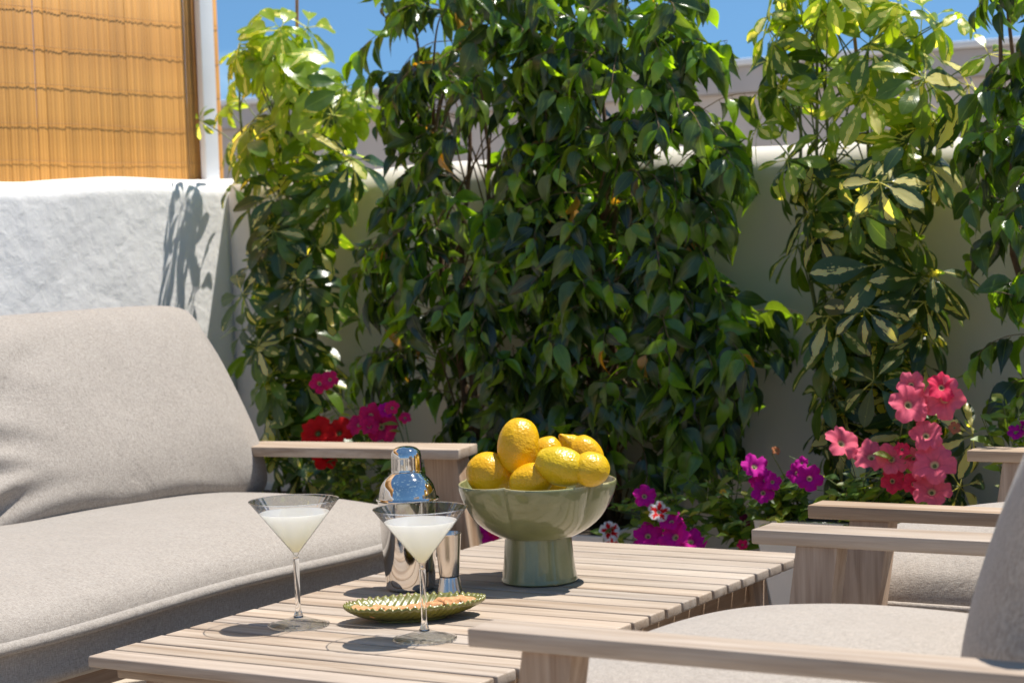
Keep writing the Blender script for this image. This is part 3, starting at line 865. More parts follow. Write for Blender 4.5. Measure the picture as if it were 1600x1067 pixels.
def fig_tree(label, axis_x, base_z, tab, n_twigs, seed, limit=300, yc=1.93, hyd=0.14, ymin=lambda x, z: 1.70, zmax=1.8, name="weeping_fig"):
    R_ = random.Random(seed); NR = np.random.RandomState(seed)
    tr = empty(name, (axis_x, 1.98, base_z), label, "tree", "weeping figs along the wall")
    T = Tubes(); axis = []
    for k in range(3):
        a = Vector((axis_x + R_.uniform(-.03, .03), 1.98 + R_.uniform(-.02, .02), base_z - .02)); pts = [a]
        for i in range(12):
            a = a + Vector((R_.uniform(-.02, .02) + (k - 1) * 0.006, R_.uniform(-.012, .010) - 0.004, (zmax - base_z) / 12.5)); pts.append(a)
        T.add(pts, 0.011, 0.003, 8); axis.append(pts)
    T.build("trunk", M_bark, tr)
    B = Tubes(); TW = Tubes()
    vari = ficus_variants(R_)
    cl = Cloud(vari, M_ficus, tr, "leaf", limit)
    z0, z1 = tab[0][0], tab[-1][0]
    # area weighted choice of height
    zs = np.linspace(z0, z1, 60); wd = np.array([max(0.02, interp(tab, z)[1] - interp(tab, z)[0]) for z in zs]); cdf = np.cumsum(wd) / wd.sum()
    for q in range(n_twigs):
        z = float(np.interp(R_.random(), cdf, zs)) + R_.uniform(-.01, .03)
        xl, xr = interp(tab, z); c = (xl + xr) / 2; hw = (xr - xl) / 2
        s = R_.uniform(-1, 1); s = math.copysign(abs(s) ** 0.8, s)
        x = c + s * max(hw - 0.045, 0.02)
        hy = hyd * math.sqrt(max(0.08, 1 - s * s))
        front = R_.random() < 0.72
        y_ = yc - hy * (R_.random() ** 0.45) if front else yc + hy * R_.uniform(-0.4, 0.9)
        y_ = min(2.07, max(y_, ymin(x, z)))
        p = np.array([x, y_, z])
        d = unit(np.array([s * 0.9 + R_.uniform(-.4, .4), -0.5 if y_ < yc else 0.25, R_.uniform(-.2, .75)]))
        n = R_.randint(6, 12); step = R_.uniform(0.012, 0.018); grav = R_.uniform(0.05, 0.20); pts = [p - d * 0.04]
        start = p.copy(); side = 1
        for i in range(n):
            d = unit(d + np.array([0, 0, -grav]) + NR.uniform(-.08, .08, 3)); p = p + d * step
            p[1] = min(p[1], 2.11); p[1] = max(p[1], ymin(p[0], p[2])); pts.append(p.copy())
            side = -side
            sd_ = unit(np.cross(d, np.array([0, 0, 1.0])) + 1e-4) * side
            ld = unit(d * R_.uniform(0.2, 0.7) + sd_ * R_.uniform(0.15, 0.9) + np.array([0, 0, -R_.uniform(0.15, 1.15)]) + NR.uniform(-.28, .28, 3))
            outw = np.array([s * 0.6, -0.7 if y_ < yc + .03 else -0.2, 0.55]) + NR.uniform(-1.0, 1.0, 3)
            k = R_.randrange(13)
            if i > n - 4 and R_.random() < 0.35: k = R_.choice([10, 11, 13])
            elif R_.random() < 0.07: k = 13
            elif R_.random() < 0.008: k = 14
            sc = R_.uniform(0.78, 1.15) * (0.8 if i > n - 3 else 1.0)
            base = p + ld * 0.008
            if i % 2 == 0 or i > n - 3: TW.add([p, base], 0.0007, n=3, caps=False)
            score = base[1] + R_.uniform(0, 0.10)
            cl.add(k, base, frame(ld, outw), sc, score)
        TW.add(pts, 0.0014, 0.0008, n=4, caps=False)
        if q % 5 == 0:
            ax = axis[q % 3]; zi = max(0, min(len(ax) - 1, int((start[2] - 0.16 - base_z) / max(0.01, (zmax - base_z)) * 12)))
            a = ax[zi]; mid = (a + Vector(start)) / 2 + Vector((0, 0, 0.05 + R_.uniform(0, .05)))
            B.add(bez(a, mid, Vector(pts[0]), 9), 0.0038 if q % 15 == 0 else 0.0026, 0.0012, n=5, caps=False)
    B.build("branch", M_twig, tr); 
    t_ = TW.build("twigs", M_twig, tr); t_['kind'] = 'stuff'
    cl.build("foliage")
    return tr

def arm_guard(x, z):
    if z < 0.66 and x < -0.10: return 1.80
    if z < 0.66: return 1.78
    return 1.70
tabL = outline([(-60, 670, 820), (-30, 640, 840), (0, 640, 822), (60, 625, 835), (100, 628, 860), (150, 622, 900), (200, 662, 900), (250, 625, 900), (300, 612, 900), (350, 602, 905), (400, 594, 900), (450, 590, 900), (500, 584, 890), (550, 590, 885), (600, 610, 880), (650, 668, 880), (690, 700, 860), (760, 720, 850)], 1.86)
tabR = outline([(-60, 910, 1040), (-30, 890, 1065), (0, 900, 1078), (60, 895, 1100), (100, 870, 1110), (150, 840, 1120), (200, 840, 1122), (250, 840, 1128), (300, 840, 1120), (350, 840, 1092), (400, 840, 1080), (450, 840, 1125), (500, 840, 1165), (550, 840, 1155), (600, 840, 1160), (650, 840, 1150), (690, 850, 1115), (725, 860, 1060)], 1.86)
fig_tree("tall weeping fig with drooping dark leaves, left of the pair behind sofa arm", -0.54, 0.32, tabL, 250, 21, 300, ymin=arm_guard, zmax=1.58)
fig_tree("tall weeping fig with drooping dark leaves, right of the pair above the fruit bowl", -0.19, 0.31, tabR, 290, 22, 300, ymin=arm_guard, zmax=1.58)
tabF = outline([(-100, 1560, 1800), (40, 1560, 1850), (100, 1545, 1850), (200, 1528, 1850), (300, 1540, 1850), (350, 1560, 1850), (420, 1568, 1850), (500, 1572, 1850), (600, 1578, 1850), (700, 1620, 1850)], 1.86)
fig_tree("weeping fig cut by the right edge of the view", 0.85, 0.34, tabF, 90, 23, 300, zmax=1.6)

SCH_T = [((0.052, 0.105, 0.020), 4), ((0.10, 0.175, 0.018), 3), ((0.034, 0.075, 0.024), 3), ((0.20, 0.29, 0.014), 2)]
def umbrella_variants(R_, tints):
    vs_ = []
    for k in range(len(tints)):
        n = R_.randint(7, 9); VV, FF, UU, AA = [], [], [], []; base = 0
        Lm = R_.uniform(0.082, 0.112)
        for i in range(n):
            phi = (i + R_.uniform(-.18, .18)) / n * 2 * PI
            Ln = Lm * R_.uniform(0.78, 1.1) * (0.85 if i in (0, n - 1) else 1.0)
            V, F, U = blade(Ln, Ln * R_.uniform(0.21, 0.255), 11, w_obov, R_.uniform(0.15, 0.9), R_.uniform(0.02, 0.25), 5, R_.uniform(0, 0.12), R_.uniform(0, 6))
            V = np.array(V); off = R_.uniform(0.018, 0.032)
            # slender stalk of the leaflet
            st = np.array([(0, -.0011, 0), (0, .0011, 0), (off + .002, .0011, 0), (off + .002, -.0011, 0), (0, 0, -.0016), (off + .002, 0, -.0016)])
            sf_ = [(0, 3, 2, 1), (0, 4, 5, 3), (1, 2, 5, 4)]
            V[:, 0] += off
            av = min(1.0, max(0.0, R_.gauss((0.25, 0.15, 0.35, 0.1, 0.5, 0.25, 0.3, 0.35)[k], 0.25)))
            el = R_.uniform(-0.75, 0.1); tw = R_.uniform(-.35, .35)
            Rx = np.array([[1, 0, 0], [0, math.cos(tw), -math.sin(tw)], [0, math.sin(tw), math.cos(tw)]])
            Ry = np.array([[math.cos(-el), 0, math.sin(-el)], [0, 1, 0], [-math.sin(-el), 0, math.cos(-el)]])
            Rz = np.array([[math.cos(phi), -math.sin(phi), 0], [math.sin(phi), math.cos(phi), 0], [0, 0, 1]])
            for (v, f, u) in ((V @ Rx.T, F, U), (st, None, None)):
                v = v @ (Rz @ Ry).T
                VV.append(v); AA += [av] * len(v)
                if f is not None:
                    FF += [tuple(a + base for a in ff) for ff in f]; UU += list(u)
                else:
                    FF += [tuple(a + base for a in ff) for ff in sf_]; UU += [(0.5, 0.01)] * 6
                base += len(v)
        vs_.append((np.concatenate(VV), FF, np.array(UU), np.concatenate([np.tile(tints[k], (base, 1)), np.array(AA)[:, None]], axis=1)))
    return vs_

class Rosettes(Cloud):
    def build(s, rest="foliage"):
        s.me = [mesh(v[0], v[1], True, v[2], v[3]) for v in s.var]
        for m_ in s.me: m_.materials.append(s.mat)
        pl = wloc(s.parent)
        for (sc, k, pos, rot, scale) in s.items:
            ob = bpy.data.objects.new(s.name, s.me[k]); COL.objects.link(ob); ob.parent = s.parent
            ob.matrix_basis = Matrix([[*(rot[i] * scale), pos[i] - pl[i]] for i in range(3)] + [[0, 0, 0, 1]])
        return s

def umbrella_plant(label, axis_x, base_z, tab, n, seed, specials=(), yc=1.93, yellow_z=1.15, cane=None, zmax=1.55, dark=False):
    R_ = random.Random(seed); NR = np.random.RandomState(seed)
    tr = empty("umbrella_plant", (axis_x, 1.98, base_z), label, "plant", "variegated umbrella plants")
    tints = [SCH_T[i][0] for i in (0, 1, 2, 0, 2, 1, 3, 3)]
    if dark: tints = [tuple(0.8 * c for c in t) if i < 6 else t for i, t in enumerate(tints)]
    vari = umbrella_variants(R_, tints)
    cl = Rosettes(vari, M_scheff, tr, "leaf")
    T = Tubes(); stems = []
    for k in range(4):
        a = Vector((axis_x + (k - 1.5) * 0.022, 1.98 + R_.uniform(-.03, .03), base_z - .02)); pts = [a]
        for i in range(14):
            a = a + Vector((R_.uniform(-.010, .010) + (k - 1.5) * 0.002, R_.uniform(-.006, .005) - 0.002, (zmax - 0.05 * k - base_z) / 14)); pts.append(a)
        T.add(pts, 0.006, 0.003, 7); stems.append(pts)
    T.build("stem", M_stem, tr)
    PT = Tubes()
    def put(pos, normal, k, sc):
        st = stems[R_.randrange(4)]
        i = max(0, min(len(st) - 1, int((pos[2] - 0.075 - base_z) / (zmax - base_z) * 14)))
        a = st[i]; P_ = Vector(pos); mid = a * 0.45 + P_ * 0.55 + Vector((0, 0, 0.03))
        PT.add(bez(a, mid, P_, 6), 0.0019, 0.0014, n=5, caps=False)
        spin = R_.uniform(0, 2 * PI); nz = unit(np.array(normal))
        xa = unit(np.cross(nz, np.array([math.cos(spin), math.sin(spin), 0.3])))
        Rm = np.stack([xa, np.cross(nz, xa), nz], axis=1)
        cl.add(k, pos, Rm, sc, pos[1])
    z0, z1 = tab[0][0], tab[-1][0]
    for q in range(n):
        z = z0 + (z1 - z0) * (q + R_.random()) / n
        xl, xr = interp(tab, z); c = (xl + xr) / 2; hw = max(0.01, (xr - xl) / 2 - 0.062)
        s = R_.uniform(-1, 1); s = math.copysign(abs(s) ** 0.8, s)
        x = c + s * hw; y_ = yc - R_.uniform(-0.8, 1.0) * 0.14 * math.sqrt(max(0.15, 1 - s * s))
        y_ = min(y_, 2.06)
        nm = np.array([s * 0.9 + R_.uniform(-.3, .3), (y_ - yc) / 0.14 * 0.7 - 0.25 + R_.uniform(-.3, .3), R_.uniform(0.35, 1.0)])
        top = z > yellow_z
        k = R_.choice([6, 7, 6, 5, 7]) if (top and R_.random() < 0.85) else R_.randrange(6)
        put(np.array([x, y_, z]), nm, k, R_.uniform(0.80, 1.18))
    for (px, py, Y, nm, k, sc) in specials:
        put(np.array(at(px, py, Y + 0.36)), np.array(nm, float), k, sc)
    t_ = PT.build("leaf_stalks", M_stem, tr); t_['kind'] = 'stuff'
    cl.build()
    if cane:
        (ax, ay), (bx, by) = cane
        a, b = at(ax, ay, 1.97), at(bx, by, 1.97); d = (b - a)
        c_ = Tubes(); c_.add([a + d * 1.0, a, a - d * 0.6], 0.0042, n=8); c_.build("cane", M_cane, tr)
    return tr

tabS = outline([(40, 390, 490), (75, 335, 505), (110, 335, 525), (150, 330, 590), (200, 330, 592), (250, 335, 590), (300, 362, 548), (350, 358, 552), (400, 352, 556), (450, 345, 556), (500, 345, 552), (550, 352, 548), (600, 380, 545), (650, 392, 545), (700, 400, 560), (740, 405, 575)], 1.90)
umbrella_plant("tall variegated umbrella plant tied to a cane, between white wall and weeping fig", -1.12, 0.34, tabS, 98, 31,
    specials=[(312, 188, 1.60, (-0.3, -0.9, 0.3), 1, 0.50), (356, 225, 1.68, (-0.5, -0.5, 0.6), 0, 0.7), (362, 130, 1.72, (-0.3, -0.4, 0.7), 7, 0.7), (352, 165, 1.66, (-0.5, -0.4, 0.6), 6, 0.6), (362, 290, 1.7, (-0.5, -0.5, 0.6), 2, 0.7), (368, 80, 1.70, (-0.3, -0.3, 0.8), 7, 0.6), (378, 460, 1.38, (0.15, -0.9, 0.35), 0, 0.98), (402, 540, 1.42, (-0.2, -0.9, 0.2), 4, 0.85),
              (395, 75, 1.5, (0.1, -0.5, 0.7), 6, 0.9), (470, 440, 1.42, (0.1, -0.8, 0.6), 2, 0.8), (520, 180, 1.5, (0.6, -0.6, 0.3), 7, 1.0), (425, 718, 1.46, (0, -0.5, 0.9), 0, 0.8), (560, 150, 1.55, (0.6, -.4, .7), 7, 0.55)],
    yellow_z=1.18, cane=((464, 0), (466, 560)), zmax=1.45)
tabU = outline([(-60, 1180, 1430), (0, 1140, 1462), (50, 1138, 1500), (100, 1130, 1540), (150, 1135, 1560), (200, 1150, 1530), (250, 1160, 1545), (300, 1172, 1520), (350, 1185, 1530), (400, 1185, 1492), (450, 1220, 1510), (500, 1220, 1505), (550, 1228, 1490), (600, 1220, 1480), (650, 1220, 1520), (700, 1235, 1535), (750, 1250, 1530), (790, 1260, 1500)], 1.90)
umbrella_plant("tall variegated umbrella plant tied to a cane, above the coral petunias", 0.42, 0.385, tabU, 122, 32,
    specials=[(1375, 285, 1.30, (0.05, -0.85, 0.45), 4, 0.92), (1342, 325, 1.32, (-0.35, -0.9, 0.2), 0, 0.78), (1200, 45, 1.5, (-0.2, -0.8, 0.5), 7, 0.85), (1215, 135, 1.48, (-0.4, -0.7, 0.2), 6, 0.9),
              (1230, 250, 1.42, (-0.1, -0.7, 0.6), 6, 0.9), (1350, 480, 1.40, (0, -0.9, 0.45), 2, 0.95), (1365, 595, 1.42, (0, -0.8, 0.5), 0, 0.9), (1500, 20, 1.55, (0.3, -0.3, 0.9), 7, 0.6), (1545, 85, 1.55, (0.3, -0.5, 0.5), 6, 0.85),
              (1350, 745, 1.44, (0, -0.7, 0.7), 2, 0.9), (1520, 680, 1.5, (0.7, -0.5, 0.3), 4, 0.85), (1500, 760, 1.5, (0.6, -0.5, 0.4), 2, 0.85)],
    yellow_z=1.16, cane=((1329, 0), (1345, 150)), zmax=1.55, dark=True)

# ------------------------------------------------------------------ petunias
def flower_mesh(R, col, throat, star=None, seed=0, edge=None):
    R_ = random.Random(seed); ph = R_.uniform(0, 6); nr, nt_ = 9, 50
    V, F, C = [], [], []
    for i in range(nr + 1):
        s = i / nr
        for j in range(nt_):
            th = 2 * PI * j / nt_
            lobe = 1 - 0.26 * (1 - abs(math.cos(2.5 * th)) ** 0.55) * s ** 2
            r = R * (0.06 + 0.94 * s ** 1.15) * lobe * (1 + 0.03 * math.sin(11 * th + ph) * s ** 3)
            z = -0.42 * R * (1 - s) ** 2.2 + 0.13 * R * math.sin(5 * th + ph) * s ** 3 + 0.075 * R * math.sin(13 * th + ph * 2) * s ** 4 - 0.12 * R * s ** 3
            V.append((r * math.cos(th), r * math.sin(th), z))
            c = np.array(col, float)
            if edge is not None and s > 0.62 + 0.22 * math.sin(5 * th + 1) + 0.12 * math.sin(17 * th): c = np.array(edge)
            if star is not None: c = c * (1 - 0.3 * max(0, 1 - abs(math.sin(2.5 * th)) * 3) * (1 - s))
            if s < 0.10: c = np.array((0.35, 0.36, 0.10))
            elif s < 0.21: c = np.array(throat)
            elif s < 0.30: c = c * 0.75
            C.append(c)
    for i in range(nr):
        for j in range(nt_):
            k = (j + 1) % nt_; F.append((i * nt_ + j, i * nt_ + k, (i + 1) * nt_ + k, (i + 1) * nt_ + j))
    F.append(tuple(range(nt_))[::-1])
    return mesh(V, F, True, None, np.array(C))
CORAL, CORALD, MAG, PURP, RED, CRIM, WHITE = (0.95, 0.17, 0.26), (0.88, 0.05, 0.13), (0.72, 0.008, 0.36), (0.62, 0.008, 0.36), (0.75, 0.010, 0.012), (0.78, 0.018, 0.15), (0.88, 0.85, 0.85)
PALE = (0.75, 0.66, 0.36)
small_tints = [(0.08, 0.16, 0.025), (0.12, 0.21, 0.03), (0.17, 0.27, 0.035), (0.06, 0.11, 0.025), (0.24, 0.28, 0.05)]
def small_variants(R_):
    r = []
    for k in range(10):
        Ln = R_.uniform(0.026, 0.044)
        V, F, U = blade(Ln, Ln * R_.uniform(0.2, 0.3), 5, w_small, R_.uniform(0.2, 1.0), R_.uniform(0.1, 0.5), 3)
        r.append((np.array(V), np.array(F), np.array(U), np.array(small_tints[k % 5])))
    return r
fl_cache = {}
def petunia(label, root, flowers, seed, n_leaf=120, Y=1.42, spread=(0.10, 0.05, 0.10), limit=50, centre=None):
    """flowers: (photo x, photo y, radius in photo px, colour, throat, nod, Y)"""
    R_ = random.Random(seed); NR = np.random.RandomState(seed)
    root = Vector(root) + Vector((-0.10, 0.20, 0)); p = empty("petunia", root, label, "flowers", "petunias flowering along the wall")
    ST = Tubes(); cl = Cloud(small_variants(R_), M_small, p, "leaf", limit)
    tips = []
    for (px, py, rp, col, throat, Yf, edge) in flowers:
        c = at(px, py, Yf + 0.13); dist = (c - CAM).dot(CF); rad = rp * dist / 3172.0
        key = (col, edge, R_.randrange(3))
        if key not in fl_cache: fl_cache[key] = flower_mesh(0.03, col, throat, True, hash(str(key)) % 97, edge)
        to = (CAM - c).normalized()
        nrm = Vector((to.x + R_.uniform(-.55, .55), to.y + R_.uniform(-.25, .35), to.z + 0.38 + R_.uniform(-.25, .3))).normalized()
        ob = bpy.data.objects.new("flower", fl_cache[key]); COL.objects.link(ob); ob.parent = p
        if len(ob.data.materials) == 0: ob.data.materials.append(M_petal)
        q = nrm.to_track_quat('Z', 'Y').to_matrix().to_4x4() @ Matrix.Rotation(R_.uniform(0, 6), 4, 'Z')
        s = rad * 1.14 / 0.03
        ob.matrix_basis = Matrix.Translation(c - root) @ q @ Matrix.Scale(s, 4)
        back = c - nrm * rad * 0.7
        cv = back - nrm * 0.012
        ST.add([cv, back, back + nrm * rad * 0.35], 0.0016, 0.0032, 6)
        rt = root + Vector((R_.uniform(-.05, .05), R_.uniform(-.03, .03), 0.0))
        path = bez(rt, (rt + cv) / 2 + Vector((0, 0.0, -0.02)) + Vector((R_.uniform(-.03, .03), 0, 0)), cv, 8)
        ST.add(path, 0.0017, 0.0012, 5); tips.append(path)
    cc = (Vector(centre) + Vector((-0.08, 0.13, -0.01))) if centre is not None else root + Vector((0, -0.06, 0.06))
    for k in range(max(6, n_leaf // 12)):
        e = cc + Vector((R_.gauss(0, 1) * spread[0], R_.gauss(0, 1) * spread[1], R_.uniform(-1, 1) * spread[2]))
        e.y = min(e.y, 2.05)
        path = bez(root + Vector((R_.uniform(-.06, .06), R_.uniform(-.03, .03), 0)), (root + e) / 2 + Vector((0, 0, 0.03)), e, 8)
        ST.add(path, 0.0015, 0.0009, 5); tips.append(path)
    for k in range(n_leaf):
        path = tips[R_.randrange(len(tips))]; i = R_.uniform(1.5, len(path) - 1.01); a = path[int(i)]; b = path[int(i) + 1]
        q = a.lerp(b, i - int(i)); phi = R_.uniform(0, 2 * PI)
        ld = np.array([math.cos(phi), math.sin(phi) - 0.25, R_.uniform(-.2, .9)])
        cl.add(R_.randrange(10), np.array(q), frame(ld, np.array([R_.uniform(-.4, .4), -0.5, 1.0])), R_.uniform(0.7, 1.2), q.y)
    t_ = ST.build("stems", M_stem, p); t_['kind'] = 'stuff'
    cl.build("foliage")
    return p
f_ = lambda l, Y: [(a, b, c, d, PALE if len(e) == 0 or e[0] is None else e[0], Y + rnd.uniform(-.02, .02), e[1] if len(e) > 1 else None) for (a, b, c, d, *e) in l]
petunia("deep red petunias behind the sofa armrest", (-0.62, 1.55, 0.33), f_([(495, 674, 25, RED, (0.1, 0.08, 0.02)), (527, 673, 24, RED, (0.1, 0.08, 0.02)), (508, 712, 20, RED, (0.1, .08, .02))], 1.47), 41, 170, spread=(0.10, 0.03, 0.07), centre=(-0.60, 1.49, 0.46))
petunia("crimson pink petunias beside the red ones above the sofa armrest", (-0.45, 1.55, 0.33), f_([(560, 660, 19, CRIM), (580, 648, 18, CRIM), (597, 665, 24, CRIM), (578, 664, 15, CRIM), (604, 640, 12, MAG), (612, 636, 11, CRIM), (500, 598, 15, CRIM), (515, 592, 13, CRIM), (633, 652, 9, CRIM)], 1.50), 42, 170, spread=(0.12, 0.03, 0.07), centre=(-0.42, 1.50, 0.47))
petunia("single magenta petunia peeking out behind the table edge left of the fruit bowl", (-0.17, 1.55, 0.32), f_([(748, 833, 30, MAG), (775, 828, 12, CRIM)], 1.44), 43, 30, spread=(0.03, 0.03, 0.05), centre=(-0.12, 1.48, 0.38))
petunia("magenta petunias with a few red and white blooms behind the table", (0.20, 1.55, 0.32), f_([(1008, 774, 17, MAG), (1030, 798, 16, RED, WHITE, WHITE), (953, 828, 15, RED, WHITE, WHITE), (1012, 834, 21, MAG), (1048, 812, 17, MAG), (1052, 836, 24, MAG), (1080, 842, 22, MAG), (1000, 848, 11, PURP), (957, 850, 11, RED, WHITE, WHITE)], 1.42), 44, 260, spread=(0.11, 0.04, 0.06), centre=(0.24, 1.45, 0.40))
petunia("trailing petunia foliage with dried blooms right of the magenta ones", (0.36, 1.58, 0.33), f_([(1165, 812, 9, (0.12, 0.005, 0.03), (0.1, 0.02, 0.02)), (1160, 850, 8, CRIM), (1130, 768, 5, (0.8, 0.5, 0.05))], 1.46), 45, 230, spread=(0.07, 0.04, 0.10), centre=(0.35, 1.5, 0.43))
petunia("purple petunias on the left corner of the tapered planter", (0.50, 1.52, 0.385), f_([(1180, 726, 20, PURP), (1196, 748, 15, PURP), (1192, 768, 17, PURP), (1208, 752, 13, PURP), (1243, 738, 15, PURP), (1265, 746, 20, PURP), (1252, 722, 10, PURP), (1180, 750, 11, MAG), (1213, 703, 7, (0.5, 0.2, 0.08), (0.3, 0.1, .05))], 1.44), 46, 190, spread=(0.05, 0.03, 0.05), centre=(0.50, 1.46, 0.44))
petunia("large cluster of coral pink petunias under the umbrella plant", (0.66, 1.52, 0.385), f_([(1423, 600, 20, CORAL), (1422, 630, 29, CORAL), (1473, 603, 22, CORALD), (1473, 622, 31, CORAL), (1448, 678, 24, CORAL), (1318, 689, 26, CORAL), (1361, 708, 29, CORAL), (1395, 715, 24, CORAL), (1425, 716, 16, CORAL), (1460, 722, 31, CORAL), (1396, 751, 18, CORALD), (1429, 755, 17, CORALD), (1456, 764, 28, CORAL), (1440, 730, 18, CORAL), (1410, 700, 12, CORALD), (1492, 668, 9, (0.5, 0.18, 0.1))], 1.40), 47, 260, spread=(0.09, 0.03, 0.09), centre=(0.68, 1.44, 0.47), limit=80)
petunia("small purple petunia tuft above the farthest armrest at the right edge", (0.98, 1.56, 0.34), f_([(1587, 674, 12, PURP), (1600, 665, 9, PURP)], 1.50), 48, 90, spread=(0.05, 0.03, 0.06), centre=(1.0, 1.50, 0.64), limit=30)

# ------------------------------------------------------------------ fruit bowl and lemons
BX, BY, BZ = 0.323, 0.79, 0.4012
fb = empty("fruit_bowl", (BX, BY, BZ), "sage green glazed footed bowl with a scalloped rim, filled with lemons", "bowl")
def lobes(depth):
    def m_(th, r, z, k):
        a = th - math.radians(238)
        petal = abs(math.cos(2.5 * a)) ** 0.45
        f = min(1, max(0, (z - 0.082) / 0.05))
        rr = r * (1 - depth * f * (1 - petal))
        zz = z + (0.0045 * (1 - petal) - 0.002) * f * (1 if z > 0.15 else 0)
        return rr, zz
    return m_
outer = smooth_prof([(0.056, 0.0785), (0.066, 0.0800), (0.090, 0.093), (0.112, 0.112), (0.128, 0.137), (0.1375, 0.163), (0.1395, 0.174)], 6)
rim = [(0.1385, 0.1762), (0.1370, 0.1765), (0.1358, 0.1750)]
inner = smooth_prof([(0.1345, 0.168), (0.122, 0.137), (0.105, 0.114), (0.080, 0.096), (0.045, 0.088), (0.0, 0.086)], 5)
ob = lathe("basin", [(0.0, 0.0785)] + outer + rim + inner, M_bowl, (BX, BY, BZ), fb, 160, lobes(0.115))
ob.data.materials.append(M_bowlrim)
for pgn in ob.data.polygons:
    if pgn.center.z > 0.1738 : pgn.material_index = 1
lathe("pedestal", [(0.060, 0.0), (0.0655, 0.0008), (0.067, 0.003), (0.0665, 0.006)] + smooth_prof([(0.0655, 0.008), (0.0635, 0.020), (0.0615, 0.036), (0.060, 0.052), (0.0585, 0.068), (0.0575, 0.079)], 4), M_bowl, (BX, BY, BZ), fb, 96)

def lemon_mesh(a, b, seed, nub=0.12, knob=0.0):
    """long axis z, half length b, radius a"""
    R_ = random.Random(seed); ph = [R_.uniform(0, 6) for _ in range(6)]
    V, F = [], []; n, K = 40, 28
    for k in range(K + 1):
        t = PI * k / K; r = a * math.sin(t) ** 0.92; z = -b * math.cos(t)
        tip = math.exp(-((t - PI) / 0.28) ** 2); st = math.exp(-(t / 0.22) ** 2)
        z += tip * nub * b - st * 0.03 * b * 0
        z += st * 0.06 * b
        for i in range(n):
            th = 2 * PI * i / n
            w_ = 1 + 0.02 * math.sin(2 * th + ph[0]) + 0.012 * math.sin(5 * th + ph[1] + 3 * t) + 0.012 * math.sin(3 * t + ph[2]) + 0.02 * math.sin(7 * th + ph[3]) * (abs(math.cos(t)) ** 3)
            kn = knob * math.exp(-((t - PI) / 0.38) ** 2) * (1 + 0.25 * math.sin(3 * th + ph[4]))
            if knob and 2.2 < t < 2.62: w_ *= 1 - 0.18 * math.sin((t - 2.2) / 0.42 * PI)
            V.append((r * w_ * math.cos(th) + kn * a * 0.3, r * w_ * math.sin(th), z + kn * b))
    for k in range(K):
        for i in range(n):
            j = (i + 1) % n; F.append((k * n + i, k * n + j, (k + 1) * n + j, (k + 1) * n + i))
    bm = bmesh.new(); m0 = mesh(V, F); bm.from_mesh(m0); bmesh.ops.remove_doubles(bm, verts=bm.verts, dist=1e-6)
    bmesh.ops.recalc_face_normals(bm, faces=bm.faces); return bm_mesh(bm, True)
def lemon(px, py, Y, a_px, b_px, axis, label, green, seed, knob=0.0, scar=None):
    c = at(px, py, Y); k = (c - CAM).dot(CF) / 3172
    root = bpy.data.objects.new("lemon", lemon_mesh(a_px * k * 1.04, b_px * k * 1.05, seed, {2: -0.02, 7: 0.02, 1: 0.04}.get(seed, 0.08), knob)); COL.objects.link(root)
    root.data.materials.append(M_lemon); root.location = c
    ax = (CR * axis[0] - CD * axis[1] - CF * axis[2]).normalized()      # right, up, towards the viewer
    root.rotation_euler = ax.to_track_quat('Z', 'Y').to_euler(); root['greenish'] = float(green)
    tag(root, label, "lemon", "lemons heaped in the footed bowl")
    if scar is not None:
        s_ = lathe("stem_scar", [(0.0, 0.0), (0.0042, 0.0005), (0.0046, 0.0018), (0.003, 0.0022), (0.0022, 0.0012), (0.0, 0.0010)], M_nub, (0, 0, 0), None, 16)
        s_.parent = root; s_.location = (0, 0, -b_px * k * 0.945) if scar < 0 else (0, 0, b_px * k * 0.96)
        s_.rotation_euler = (PI, 0, 0) if scar < 0 else (0, 0, 0)
    return root
lemon(766, 741, 0.74, 34, 36, (-0.8, 0.35, 0.2), "orange-yellow lemon at the left rim of the bowl", 0.0, 1)
lemon(810, 697, 0.76, 31.5, 43, (0.12, 1, -0.15), "tall upright lemon standing topmost on the heap", 0.12, 2, scar=-1)
lemon(830, 751, 0.72, 27, 34, (0.9, 0.3, 0.2), "orange-yellow lemon low in front between upright and greenish lemons", 0.0, 3)
lemon(876, 728, 0.735, 30, 40, (0.95, -0.28, 0.1), "greenish yellow lemon lying on its side in front, right of the upright one", 0.75, 4)
lemon(852, 716, 0.84, 27, 33, (0.3, 0.8, 0.2), "lemon half hidden behind the upright and the lying lemons", 0.2, 5)
lemon(912, 709, 0.84, 26, 32, (-0.75, 0.6, 0.0), "orange lemon with a knobbly tip at the back right of the heap", 0.0, 6, knob=0.32)
lemon(922, 733, 0.76, 27, 31, (-0.72, -0.12, 0.6), "yellow lemon at the right rim showing its stem end", 0.5, 7, scar=1)
lemon(845, 757, 0.85, 30, 38, (0.9, 0.1, 0.0), "lemon at the bottom of the bowl under the heap", 0.2, 8)

# ------------------------------------------------------------------ cocktail shaker and jigger
SX, SY = 0.150, 0.646
sh = empty("cocktail_shaker", (SX, SY, 0.4005), "polished steel cocktail shaker with a domed lid and cap", "shaker")
T0 = (SX, SY, 0.4005)
lathe("tumbler", smooth_prof([(0.0, 0.0), (0.034, 0.0), (0.0405, 0.0025), (0.0425, 0.010), (0.0450, 0.05), (0.0482, 0.10), (0.0508, 0.140), (0.0515, 0.1540)], 5), M_steel, T0, sh, 96)
lathe("strainer_lid", [(0.0515, 0.1545), (0.0535, 0.1550), (0.0545, 0.1565), (0.0535, 0.1582), (0.0505, 0.1588)] + smooth_prof([(0.0500, 0.160), (0.0485, 0.168), (0.0450, 0.180), (0.0385, 0.190), (0.0300, 0.1975), (0.0262, 0.2010), (0.0255, 0.2030)], 5) + [(0.0, 0.203)], M_steel, T0, sh, 96)
